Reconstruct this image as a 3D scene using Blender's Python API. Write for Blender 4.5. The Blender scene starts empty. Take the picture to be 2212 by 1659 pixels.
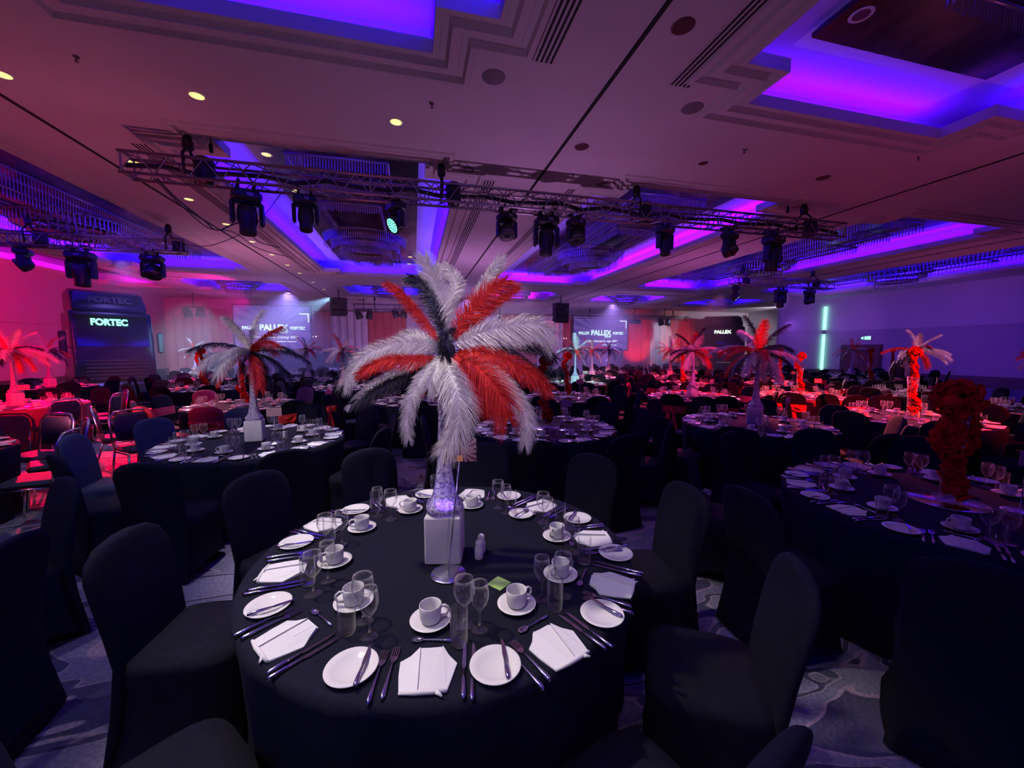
import bpy, math, random
from mathutils import Vector, Matrix
R = math.radians
PI = math.pi
S = bpy.context.scene
COL = S.collection
# ------------------------------------------------------------------ camera, world, exposure
cam = bpy.data.objects.new('camera', bpy.data.cameras.new('camera'))
COL.objects.link(cam)
cam.location = (0, 0, 1.77)
YAW, PITCH = 14.0, 5.05
cam.rotation_euler = (R(90 - PITCH), 0, R(-YAW))
cam.data.sensor_width = 36
cam.data.lens = 850 / 2212 * 36
cam.data.clip_start = 0.05
cam.data.clip_end = 200
S.camera = cam
S.view_settings.view_transform = 'Standard'
S.view_settings.look = 'None'
S.view_settings.gamma = 1
S.view_settings.use_curve_mapping = False
S.view_settings.exposure = 0.0
w = bpy.data.worlds.new('world'); S.world = w; w.use_nodes = True
w.node_tree.nodes['Background'].inputs[0].default_value = (0.10, 0.05, 0.16, 1)
w.node_tree.nodes['Background'].inputs[1].default_value = 0.02
cy = S.cycles
cy.use_denoising = True
cy.max_bounces = 6; cy.diffuse_bounces = 3; cy.glossy_bounces = 3; cy.transmission_bounces = 4
cy.volume_bounces = 0; cy.transparent_max_bounces = 24
cy.sample_clamp_indirect = 3; cy.sample_clamp_direct = 0
cy.caustics_reflective = False; cy.caustics_refractive = False
cy.use_light_tree = True
cy.volume_step_rate = 4

def dirq(d):
    return Vector(d).to_track_quat('-Z', 'Y').to_euler()

def spot(loc, target, color, power, angle, blend=0.5, size=0.06, name='lamp'):
    L = bpy.data.lights.new(name, 'SPOT'); L.color = color; L.energy = power
    L.spot_size = R(angle); L.spot_blend = blend; L.shadow_soft_size = size
    o = bpy.data.objects.new(name, L); COL.objects.link(o); o.location = loc
    o.rotation_euler = dirq(Vector(target) - Vector(loc)); return o

def area(loc, d, color, power, sx, sy, name='lamp', spread=180):
    L = bpy.data.lights.new(name, 'AREA'); L.shape = 'RECTANGLE'; L.size = sx; L.size_y = sy
    L.color = color; L.energy = power; L.spread = R(spread)
    o = bpy.data.objects.new(name, L); COL.objects.link(o); o.location = loc
    o.rotation_euler = dirq(d); return o

CZ = 4.95      # ceiling height
# coffers: centre x, half width, half width of the notched end, y0, y1, [cove colours near, far, left, right], strength
BLUE = (0.012, 0.0, 1.0); VIO = (0.040, 0.0, 1.0); PUR = (0.075, 0.0, 1.0); MAG = (0.5, 0.0, 0.7)
COF = [
    (-1.31, 2.19, 1.58, -6.7, 4.6, (BLUE, BLUE, VIO, BLUE), 2.3),
    (-1.31, 2.19, 1.58, 7.2, 18.4, (BLUE, BLUE, BLUE, BLUE), 1.9),
    (-1.31, 2.19, 1.58, 21.1, 25.2, (BLUE, BLUE, BLUE, BLUE), 1.0),
    (6.02, 2.35, 1.75, -6.7, 4.5, (VIO, PUR, VIO, VIO), .7),
    (6.02, 2.35, 1.75, 7.2, 18.9, (VIO, PUR, VIO, PUR), 1.6),
    (6.02, 2.35, 1.75, 21.1, 25.2, (PUR, MAG, PUR, PUR), 1.0),
    (13.35, 2.35, 1.75, 7.2, 18.9, (VIO, PUR, VIO, VIO), 1.3),
    (13.35, 2.35, 1.75, 21.1, 25.2, (VIO, PUR, PUR, PUR), 1.0),
    (20.6, 2.35, 1.75, 7.2, 18.4, (BLUE, BLUE, BLUE, BLUE), 1.6),
    (20.6, 2.35, 1.75, 21.1, 25.2, (BLUE, BLUE, BLUE, BLUE), 1.0),
    (-8.6, 2.3, 1.7, -3.0, 4.6, (BLUE, BLUE, BLUE, BLUE), 0.8),
    (-8.6, 2.3, 1.7, 7.2, 18.9, (BLUE, BLUE, VIO, BLUE), 2.0),
    (-8.6, 2.3, 1.7, 21.1, 25.2, (BLUE, BLUE, BLUE, BLUE), 1.2),
    (-13.2, 1.3, 0.9, 13.5, 24.0, (MAG, MAG, MAG, MAG), 0.25),
]
KC = 22.0
for (cx, h, n, y0, y1, cs, k) in COF:
    ym = (y0 + y1) / 2; L = y1 - y0
    area((cx, y0 - .15, 5.12), (0, -.25, 1), cs[0], KC * k * 2 * n, 2 * n, .06, 'cove_light')
    area((cx, y1 + .15, 5.12), (0, .25, 1), cs[1], KC * k * 2 * n, 2 * n, .06, 'cove_light')
    area((cx - h - .15, ym, 5.12), (-.25, 0, 1), cs[2], KC * k * (L - 1.2), L - .9, .06, 'cove_light')
    area((cx + h + .15, ym, 5.12), (.25, 0, 1), cs[3], KC * k * (L - 1.2), L - .9, .06, 'cove_light')

# stage lanterns and added fill spots: position, aim, colour, power, cone
LILAC = (0.86, 0.70, 1.0); WARM = (1.0, 0.86, 0.82)
SPOTS = [
    # near table: panel downlights plus added fill spots without fixtures
    ((-1.9, 2.6, 5.32), (0.0, 1.85, .75), WARM, 820, 37),
    ((-0.3, 0.3, 5.32), (0.1, 1.4, .75), WARM, 90, 50),
    ((4.5, 1.0, 4.3), (0.4, 1.9, .9), (.45, .22, 1.0), 70, 28),
    ((1.4, -5.0, 4.3), (0.2, 2.4, 1.7), LILAC, 420, 16),
    # second row
    ((-2.24, 7.1, 3.25), (-1.7, 4.9, .75), LILAC, 170, 44),
    ((2.0, 7.1, 3.25), (1.6, 4.8, .75), (.66, .40, 1.0), 130, 44),
    ((3.4, 7.1, 3.25), (4.4, 4.3, .75), (.46, .22, 1.0), 150, 42),
    ((4.6, 7.1, 3.25), (3.4, 1.8, .75), (.55, .26, 1.0), 50, 34),
    ((8.0, 7.1, 3.25), (7.1, 4.3, .75), (1.0, .07, .34), 1300, 26),
    # third row
    ((-8.6, 12.0, 3.3), (-6.7, 8.8, .9), (1.0, 0.0, .06), 9000, 36),
    ((-6.4, 12.0, 3.3), (-4.3, 8.0, .6), (1.0, 0.02, .03), 900, 26),
    ((-5.7, 12.0, 3.3), (-3.2, 8.0, .8), (1.0, .45, .55), 700, 22),
    ((-2.6, 12.0, 4.3), (0.1, 8.0, .8), (1.0, .32, .45), 420, 26),
    ((4.8, 12.0, 4.4), (3.1, 7.7, .8), (.8, .5, 1.0), 420, 26),
    ((9.0, 12.0, 4.4), (5.7, 7.2, .9), (1.0, .1, .5), 3000, 22),
    ((11.9, 12.6, 3.35), (8.0, 6.4, .8), (1.0, .14, .2), 9500, 22),
    ((13.9, 12.6, 3.35), (10.6, 6.3, .8), (1.0, .36, .55), 4200, 22),
    # narrow beams added to pick out the centrepieces, unseen sources without fixtures
    ((-4.0, -5.0, 4.4), (-1.72, 4.85, 1.75), (.95, .80, .95), 1500, 12),
    ((2.0, -5.0, 4.4), (5.7, 7.1, 1.75), (1.0, .05, .26), 8000, 10),
    ((6.0, -4.0, 4.4), (4.45, 4.3, 1.8), (.75, .10, .45), 500, 12),
    ((-5.0, -3.0, 4.4), (-6.9, 8.9, 1.6), (1.0, .0, .04), 14000, 16),
    ((8.0, -3.0, 4.4), (10.8, 6.3, 1.8), (1.0, .25, .45), 2600, 11),
    ((8.0, -3.0, 4.4), (9.9, 3.9, 1.8), (.75, .30, .85), 500, 14),
    ((6.2, -3.0, 4.4), (8.0, 6.0, .95), (1.0, .03, .02), 11000, 24),
    ((-5.6, -3.0, 4.4), (-3.2, 8.0, 1.2), (1.0, .08, .10), 1600, 12),
    ((3.0, 7.0, 3.3), (4.57, 10.7, 1.7), (.45, .95, 1.0), 1300, 30),
    ((-7.0, 7.0, 3.3), (-9.4, 13.1, 1.7), (1.0, .0, .06), 1300, 26),
    ((-5.5, 12.0, 3.3), (-8.8, 19.0, 1.7), (.35, .75, 1.0), 4500, 26),
    ((0.0, 7.0, 3.3), (-1.8, 11.0, 1.7), (.95, .65, .90), 260, 30),
    ((7.0, 7.0, 3.3), (10.3, 9.2, 1.3), (1.0, .02, .02), 420, 24),
    ((5.0, 7.0, 3.3), (6.2, 13.0, 1.5), (1.0, .05, .25), 700, 20),
    # further back
    ((6.9, 14.3, 4.3), (4.6, 10.8, .9), (.5, .95, 1.0), 900, 30),
    ((10.5, 14.3, 4.3), (8.6, 11.6, .8), (1.0, .03, .09), 3600, 70),
    ((-4.0, 22.0, 4.4), (-8.6, 18.3, 1.1), (.35, .65, 1.0), 3600, 36),
    ((4.0, 14.3, 4.3), (6.2, 13.0, 1.0), (1.0, .1, .3), 420, 50),
    ((-1.0, 14.3, 4.4), (-2.0, 11.2, .8), (.8, .6, 1.0), 600, 60),
    ((-4.5, 14.3, 4.4), (-5.4, 12.2, .8), (.9, .55, .9), 500, 60),
    ((16.5, 15.0, 4.4), (14.0, 10.5, .8), (.6, .35, 1.0), 900, 56),
    ((4.2, 14.3, 4.3), (3.4, 15.2, .8), (.9, .4, .9), 500, 100),
    ((13.0, 14.3, 4.3), (12.3, 14.6, .8), (1.0, .2, .5), 600, 100),
    ((-1.2, 3.9, 4.9), (-.4, 3.9, 0), (.9, .78, .92), 700, 34),  # fill added to brighten the carpet between tables
    ((2.2, 2.8, 4.9), (1.9, 2.3, 0), (.75, .5, 1.0), 40, 40),
    ((-9.8, 11.9, 3.9), (-14.5, 11.5, 2.2), (1.0, .0, .04), 1500, 60),
    ((-6.0, 22.0, 4.6), (-6.0, 21.0, 0), (.32, .24, 1.0), 2200, 130),  # this and the next three: violet lamps added to make the haze glow
    ((3.0, 22.5, 4.6), (3.0, 21.5, 0), (.36, .26, 1.0), 1800, 130),
    ((12.0, 22.5, 4.6), (12.0, 21.5, 0), (.45, .25, 1.0), 1400, 130),
    ((-9.0, 15.5, 4.6), (-8.5, 15.6, 0), (.30, .20, 1.0), 260, 120),
    # curtains and walls
    ((9.0, 27.6, 4.5), (11.8, 28.9, 1.0), (1.0, .10, .10), 150, 80),
    ((17.5, 26.0, .4), (17.6, 29.0, 2.4), (1.0, .05, .04), 800, 60),
    ((21.5, 26.0, .4), (21.3, 29.0, 2.4), (1.0, .10, .06), 700, 60),
    ((19.6, 25.5, 4.4), (19.6, 29.0, 2.4), (.65, .68, 1.0), 520, 50),
    ((27.0, 23.0, 4.4), (25.5, 29.0, 2.6), (.80, .70, .9), 1000, 90),
    ((-1.0, 24.0, 1.0), (-1.5, 29.0, 3.0), (.75, .30, .95), 650, 110),
    ((6.0, 24.0, 1.0), (7.0, 29.0, 3.0), (.60, .28, 1.0), 700, 110),
    ((-9.0, 24.0, 1.0), (-11.0, 29.0, 3.0), (.55, .10, .75), 650, 110),
    ((12.0, 23.0, 1.0), (14.0, 29.0, 3.0), (.55, .22, 1.0), 600, 110),
    ((-12.6, 12.2, 3.5), (-14.8, 19.5, 3.2), (1.0, .0, .10), 3600, 64),
    ((-7.0, 20.0, 3.9), (-15.0, 22.5, 3.0), (.80, .0, .34), 1000, 120),
    ((17.0, 8.0, 2.9), (25.5, 9.0, 2.6), (.26, .02, 1.0), 210, 100),
    ((17.0, 15.0, 2.9), (25.5, 16.0, 2.7), (.36, .10, 1.0), 620, 90),
    ((19.5, 14.0, 2.9), (23.5, 19.8, 2.6), (.42, .12, 1.0), 380, 75),
    # added uplights without fixtures, washing colour over the flat ceiling
    ((-4.2, 6.0, 0.9), (-5.0, 9.5, 5.0), (1.0, .18, .36), 130, 165),
    ((0.3, -1.5, 1.0), (0.6, 0.0, 5.0), (.74, .33, .78), 108, 170),
    ((2.3, 7.0, 1.3), (2.3, 7.6, 5.0), (.78, .32, .90), 130, 168),
    ((8.5, 2.5, 1.0), (8.6, 3.5, 5.0), (.80, .13, .52), 62, 168),
    ((2.2, 14.0, 1.6), (2.2, 15.0, 5.0), (.80, .32, .95), 240, 165),
    ((9.8, 12.0, 1.6), (10.0, 13.0, 5.0), (.80, .18, .80), 150, 165),
    ((-5.0, 15.0, 1.6), (-5.0, 16.0, 5.0), (.95, .28, .60), 240, 165),
    ((17.5, 9.0, 1.2), (17.8, 10.0, 5.0), (.75, .10, .30), 90, 165),
    ((2.0, 22.0, 1.6), (2.0, 23.0, 5.0), (.62, .28, .85), 260, 165),
    ((12.0, 22.0, 1.6), (12.0, 23.0, 5.0), (.60, .24, .95), 216, 165),
    ((-8.0, 22.0, 1.6), (-8.0, 23.0, 5.0), (.65, .16, .75), 200, 165),
    ((-3.8, 2.2, 4.9), (-3.0, 1.9, 0.0), (.80, .76, .88), 170, 100),  # fill added over the near-left carpet, no fixture
    ((-4.6, 6.16, 4.93), (-4.6, 6.2, 0.0), (.55, .72, 1.0), 70, 100),
    ((-2.4, -1.0, 4.9), (-1.6, 0.9, 0.0), (.82, .78, .85), 150, 80),  # more added fill for the near-left carpet
]
for s in SPOTS:
    spot(s[0], s[1], s[2], s[3], s[4], 1.0 if s[4] > 100 else .6, .07, 'stage_and_fill_lamp')

# ------------------------------------------------------------------ materials
def mat(name, col=(.8, .8, .8), rough=.6, metal=0.0, emit=None, es=0.0, **kw):
    m = bpy.data.materials.new(name); m.use_nodes = True
    b = m.node_tree.nodes['Principled BSDF']
    b.inputs['Base Color'].default_value = (*col, 1)
    b.inputs['Roughness'].default_value = rough
    b.inputs['Metallic'].default_value = metal
    if emit:
        b.inputs['Emission Color'].default_value = (*emit, 1)
        b.inputs['Emission Strength'].default_value = es
    for k, v in kw.items():
        b.inputs[k.replace('_', ' ')].default_value = v
    return m

def noisy(m, scale, c1, c2, bump=0.0, detail=3, stretch=(1, 1, 1), lo=.35, hi=.65, bscale=None):
    nt = m.node_tree; b = nt.nodes['Principled BSDF']
    tc = nt.nodes.new('ShaderNodeTexCoord'); mp = nt.nodes.new('ShaderNodeMapping')
    mp.inputs['Scale'].default_value = stretch
    nt.links.new(tc.outputs['Object'], mp.inputs[0])
    n = nt.nodes.new('ShaderNodeTexNoise'); n.inputs['Scale'].default_value = scale; n.inputs['Detail'].default_value = detail
    nt.links.new(mp.outputs[0], n.inputs['Vector'])
    r = nt.nodes.new('ShaderNodeValToRGB')
    r.color_ramp.elements[0].position = lo; r.color_ramp.elements[0].color = (*c1, 1)
    r.color_ramp.elements[1].position = hi; r.color_ramp.elements[1].color = (*c2, 1)
    nt.links.new(n.outputs['Fac'], r.inputs[0]); nt.links.new(r.outputs[0], b.inputs['Base Color'])
    if bump:
        bp = nt.nodes.new('ShaderNodeBump'); bp.inputs['Strength'].default_value = bump; bp.inputs['Distance'].default_value = .01
        src = n
        if bscale:
            src = nt.nodes.new('ShaderNodeTexNoise'); src.inputs['Scale'].default_value = bscale
            nt.links.new(mp.outputs[0], src.inputs['Vector'])
        nt.links.new(src.outputs['Fac'], bp.inputs['Height']); nt.links.new(bp.outputs[0], b.inputs['Normal'])
    return m

def glassmat(name, tint=(1, 1, 1), ior=1.45, rough=.02, gain=1.0):
    m = bpy.data.materials.new(name); m.use_nodes = True; nt = m.node_tree
    for n in list(nt.nodes): nt.nodes.remove(n)
    out = nt.nodes.new('ShaderNodeOutputMaterial'); mx = nt.nodes.new('ShaderNodeMixShader')
    tr = nt.nodes.new('ShaderNodeBsdfTransparent'); gl = nt.nodes.new('ShaderNodeBsdfGlossy')
    lw = nt.nodes.new('ShaderNodeLayerWeight'); lw.inputs['Blend'].default_value = .5
    p1 = nt.nodes.new('ShaderNodeMath'); p1.operation = 'POWER'; p1.inputs[1].default_value = 2.4
    pw = nt.nodes.new('ShaderNodeMath'); pw.operation = 'MULTIPLY_ADD'
    pw.inputs[1].default_value = .80 * gain; pw.inputs[2].default_value = .035 * gain; pw.use_clamp = True
    nt.links.new(lw.outputs['Facing'], p1.inputs[0]); nt.links.new(p1.outputs[0], pw.inputs[0]); nt.links.new(pw.outputs[0], mx.inputs[0])
    tr.inputs[0].default_value = (*tint, 1); gl.inputs['Roughness'].default_value = rough
    df = nt.nodes.new('ShaderNodeBsdfTranslucent'); df.inputs[0].default_value = (1, 1, 1, 1); d2 = nt.nodes.new('ShaderNodeMixShader'); d2.inputs[0].default_value = .28  # white translucent share imitates the bright sheen of refracted light
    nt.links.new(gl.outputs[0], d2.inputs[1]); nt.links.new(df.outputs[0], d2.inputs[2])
    nt.links.new(tr.outputs[0], mx.inputs[1]); nt.links.new(d2.outputs[0], mx.inputs[2]); nt.links.new(mx.outputs[0], out.inputs[0])
    return m

M = {}
M['ceil'] = noisy(mat('ceiling_paint', rough=.8), .6, (.60, .56, .56), (.68, .64, .64))
M['cofftop'] = mat('cove_paint', (.75, .75, .78), .8)
M['panel'] = noisy(mat('bronze_mirror_panel', rough=.22, metal=.85), 1.4, (.09, .06, .065), (.50, .34, .32), bump=.15, stretch=(1, .35, 1), lo=.42, hi=.68)  # warm blotches in the colour stand in for mirrored reflections
M['dark'] = mat('dark_gap', (.01, .01, .012), .8)
M['wall'] = noisy(mat('wall_paint', rough=.8), .5, (.52, .48, .52), (.58, .54, .58))
M['wallow'] = noisy(mat('wall_fabric', rough=.85), .5, (.36, .33, .38), (.41, .38, .43))
M['skirt'] = mat('dark_wood_skirting', (.07, .035, .04), .5)
M['black_cloth'] = noisy(mat('black_tablecloth', rough=.9, Specular_IOR_Level=.15), 60, (.006, .007, .008), (.010, .011, .012), bump=.05, lo=.3, hi=.7)
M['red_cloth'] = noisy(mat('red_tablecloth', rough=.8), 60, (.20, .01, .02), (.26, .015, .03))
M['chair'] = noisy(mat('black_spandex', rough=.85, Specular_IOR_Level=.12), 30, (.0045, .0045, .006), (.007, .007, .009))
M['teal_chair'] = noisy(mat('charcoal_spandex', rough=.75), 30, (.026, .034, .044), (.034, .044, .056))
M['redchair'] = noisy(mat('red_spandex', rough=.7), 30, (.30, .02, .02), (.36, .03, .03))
M['sash'] = noisy(mat('red_organza', rough=.4), 14, (.65, .03, .02), (.85, .07, .03), Sheen_Weight=.3) if False else noisy(mat('red_organza', rough=.45), 14, (.65, .03, .02), (.85, .07, .03))
M['china'] = mat('white_china', (.78, .76, .74), .13, Coat_Weight=.3)
M['napkin'] = noisy(mat('white_linen', rough=.9), 300, (.74, .72, .73), (.77, .75, .76), bump=.05)
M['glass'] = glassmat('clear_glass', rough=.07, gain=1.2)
M['vase'] = None
M['steel'] = mat('polished_steel', (.72, .70, .74), .16, 1.0)
M['chrome'] = mat('chrome_tube', (.75, .75, .78), .2, 1.0)
M['truss'] = mat('truss_aluminium', (.42, .38, .44), .38, .85)
M['fixture'] = mat('black_fixture_plastic', (.012, .012, .016), .42)
M['fixgrey'] = mat('grey_lens_ring', (.30, .30, .34), .3, .6)
M['lensdark'] = mat('dark_lens', (.01, .01, .015), .08)
M['led_cyan'] = mat('lit_led_cyan', (.1, .1, .1), .4, emit=(.18, 1.0, .72), es=3.0)
M['led_red'] = mat('lit_led_red', (.1, .1, .1), .4, emit=(1.0, .01, .03), es=6)
M['led_white'] = mat('lit_led_white', (.1, .1, .1), .4, emit=(.65, 1.0, 1.0), es=9)
M['dl_on'] = mat('lit_downlight', (.8, .8, .5), .4, emit=(1.0, .90, .30), es=1.15)
M['dl_off'] = mat('unlit_downlight', (.10, .03, .04), .5)
M['spk'] = mat('ceiling_speaker_grille', (.20, .17, .20), .7)
M['white_f'] = noisy(mat('white_feather', rough=.6), 30, (.74, .68, .70), (.88, .82, .82))
M['red_f'] = noisy(mat('red_feather', rough=.7, Specular_IOR_Level=.15), 30, (.66, .03, .015), (.88, .055, .03))
M['black_f'] = mat('black_feather', (.010, .009, .012), .5)
M['cube'] = noisy(mat('frosted_white_cube', rough=.45), 9, (.66, .62, .62), (.76, .72, .72), bump=.1)
M['card_red'] = mat('card_dark_red', (.10, .008, .012), .6)
M['card_tan'] = mat('card_tan', (.40, .24, .20), .6)
M['gold'] = mat('gold_foil', (.8, .55, .12), .3, 1.0)
M['paper'] = mat('lime_paper', (.38, .62, .10), .7)
M['truckp'] = mat('truck_paint', (.012, .008, .035), .3, .2)
M['truckd'] = mat('truck_dark_trim', (.010, .010, .02), .45)
M['truckg'] = mat('windscreen_glass', (.02, .02, .05), .08, .3)
M['sign_g'] = mat('lit_sign_mint', (.1, .1, .1), .4, emit=(.22, 1.0, .62), es=2.6)
M['sign_w'] = mat('lit_sign_white', (.1, .1, .1), .4, emit=(.75, 1.0, .8), es=2.6)
M['lamp_white'] = mat('marker_lamp', (.8, .8, .8), .4, emit=(.9, .9, 1.0), es=2.5)
M['strip'] = mat('lit_led_strip', (.1, .1, .1), .4, emit=(.30, 1.0, .72), es=2.2)
M['cur_red'] = noisy(mat('red_drape', rough=.8), 3, (.55, .10, .10), (.62, .13, .12))
M['cur_white'] = noisy(mat('white_drape', rough=.8), 3, (.66, .64, .68), (.74, .72, .76))
M['speaker'] = mat('black_speaker_cabinet', (.012, .012, .02), .6)
M['leather'] = mat('grey_chair_fabric', (.014, .014, .018), .7)
M['wood'] = noisy(mat('door_wood', rough=.5), 4, (.10, .035, .03), (.14, .05, .04), stretch=(1, 1, .1))
M['petal'] = noisy(mat('red_petals', rough=.8, Specular_IOR_Level=.05), 20, (.50, .006, .004), (.74, .015, .008))
M['skin'] = mat('skin', (.55, .33, .26), .5)
M['suit'] = mat('dark_suit', (.012, .012, .02), .8)
M['shirt'] = mat('pale_shirt', (.60, .55, .60), .7)
M['hair'] = mat('dark_hair', (.02, .012, .01), .6)
M['crystal'] = mat('crystal_strands', (.50, .42, .75), .25, .3, emit=None)
M['cable'] = mat('black_cable', (.015, .012, .018), .5)
M['script'] = mat('lit_slide_text', (.1, .1, .1), .4, emit=(.75, .85, 1.0), es=1.6)
M['mint_text'] = mat('lit_slide_logo', (.1, .1, .1), .4, emit=(.62, 1.0, 1.0), es=1.7)

# Eiffel vase: textured glass, its sparkle painted as light and dark violet specks
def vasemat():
    m = mat('speckled_glass', (.62, .52, .82), .12, 0.0)
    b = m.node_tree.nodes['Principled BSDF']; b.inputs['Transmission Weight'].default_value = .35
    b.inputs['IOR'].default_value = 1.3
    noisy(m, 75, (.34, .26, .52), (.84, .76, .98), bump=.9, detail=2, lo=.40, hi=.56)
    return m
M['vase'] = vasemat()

def carpet():
    m = mat('patterned_carpet', rough=.95); nt = m.node_tree; b = nt.nodes['Principled BSDF']
    N = nt.nodes.new; Lk = nt.links.new
    tc = N('ShaderNodeTexCoord'); mp = N('ShaderNodeMapping'); mp.inputs['Scale'].default_value = (1.0, 2.4, 1); mp.inputs['Rotation'].default_value = (0, 0, R(12))
    Lk(tc.outputs['Object'], mp.inputs[0])
    n = N('ShaderNodeTexNoise'); n.inputs['Scale'].default_value = .95; n.inputs['Detail'].default_value = 2.0; n.inputs['Distortion'].default_value = .8
    Lk(mp.outputs[0], n.inputs['Vector'])
    r = N('ShaderNodeValToRGB'); cr = r.color_ramp; cr.interpolation = 'LINEAR'
    cr.elements[0].position = .0; cr.elements[0].color = (.30, .28, .34, 1)
    cr.elements[1].position = .425; cr.elements[1].color = (.24, .23, .30, 1)
    for p, c in ((.430, (.42, .36, .36)), (.436, (.42, .36, .36)), (.441, (.06, .06, .09)), (.475, (.065, .065, .10)), (.480, (.40, .34, .34)), (.486, (.40, .34, .34)), (.491, (.20, .19, .25)), (.60, (.24, .23, .29)), (.605, (.42, .30, .34)), (.63, (.42, .30, .34)), (.635, (.07, .065, .10))):
        e = cr.elements.new(p); e.color = (*c, 1)
    Lk(n.outputs['Fac'], r.inputs[0])
    f = N('ShaderNodeTexNoise'); f.inputs['Scale'].default_value = 55; f.inputs['Detail'].default_value = 3; Lk(tc.outputs['Object'], f.inputs['Vector'])
    mx = N('ShaderNodeMix'); mx.data_type = 'RGBA'; mx.blend_type = 'MULTIPLY'; mx.inputs[0].default_value = .7
    g = N('ShaderNodeValToRGB'); g.color_ramp.elements[0].position = .35; g.color_ramp.elements[0].color = (.45, .45, .45, 1); g.color_ramp.elements[1].position = .65
    Lk(f.outputs['Fac'], g.inputs[0]); Lk(r.outputs[0], mx.inputs[6]); Lk(g.outputs[0], mx.inputs[7]); Lk(mx.outputs[2], b.inputs['Base Color'])
    bp = N('ShaderNodeBump'); bp.inputs['Strength'].default_value = .3; bp.inputs['Distance'].default_value = .01
    Lk(f.outputs['Fac'], bp.inputs['Height']); Lk(bp.outputs[0], b.inputs['Normal'])
    return m
M['carpet'] = carpet()

def slidemat():
    m = bpy.data.materials.new('lit_slide'); m.use_nodes = True; nt = m.node_tree; N = nt.nodes.new; Lk = nt.links.new
    b = nt.nodes['Principled BSDF']; b.inputs['Base Color'].default_value = (.015, .015, .02, 1); b.inputs['Specular IOR Level'].default_value = .1
    tc = N('ShaderNodeTexCoord'); sp = N('ShaderNodeSeparateXYZ'); Lk(tc.outputs['Object'], sp.inputs[0])
    at = N('ShaderNodeMath'); at.operation = 'ARCTAN2'; Lk(sp.outputs['Z'], at.inputs[0]); Lk(sp.outputs['X'], at.inputs[1])
    mu = N('ShaderNodeMath'); mu.operation = 'MULTIPLY'; mu.inputs[1].default_value = 22; Lk(at.outputs[0], mu.inputs[0])
    si = N('ShaderNodeMath'); si.operation = 'SINE'; Lk(mu.outputs[0], si.inputs[0])
    rr = N('ShaderNodeValToRGB'); rr.color_ramp.elements[0].position = .45; rr.color_ramp.elements[0].color = (.12, .07, .46, 1)
    rr.color_ramp.elements[1].position = .55; rr.color_ramp.elements[1].color = (.22, .12, .56, 1)
    ad = N('ShaderNodeMath'); ad.operation = 'MULTIPLY_ADD'; ad.inputs[1].default_value = .5; ad.inputs[2].default_value = .5
    Lk(si.outputs[0], ad.inputs[0]); Lk(ad.outputs[0], rr.inputs[0])
    Lk(rr.outputs[0], b.inputs['Emission Color']); b.inputs['Emission Strength'].default_value = .8
    return m
M['slide'] = slidemat()

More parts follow.
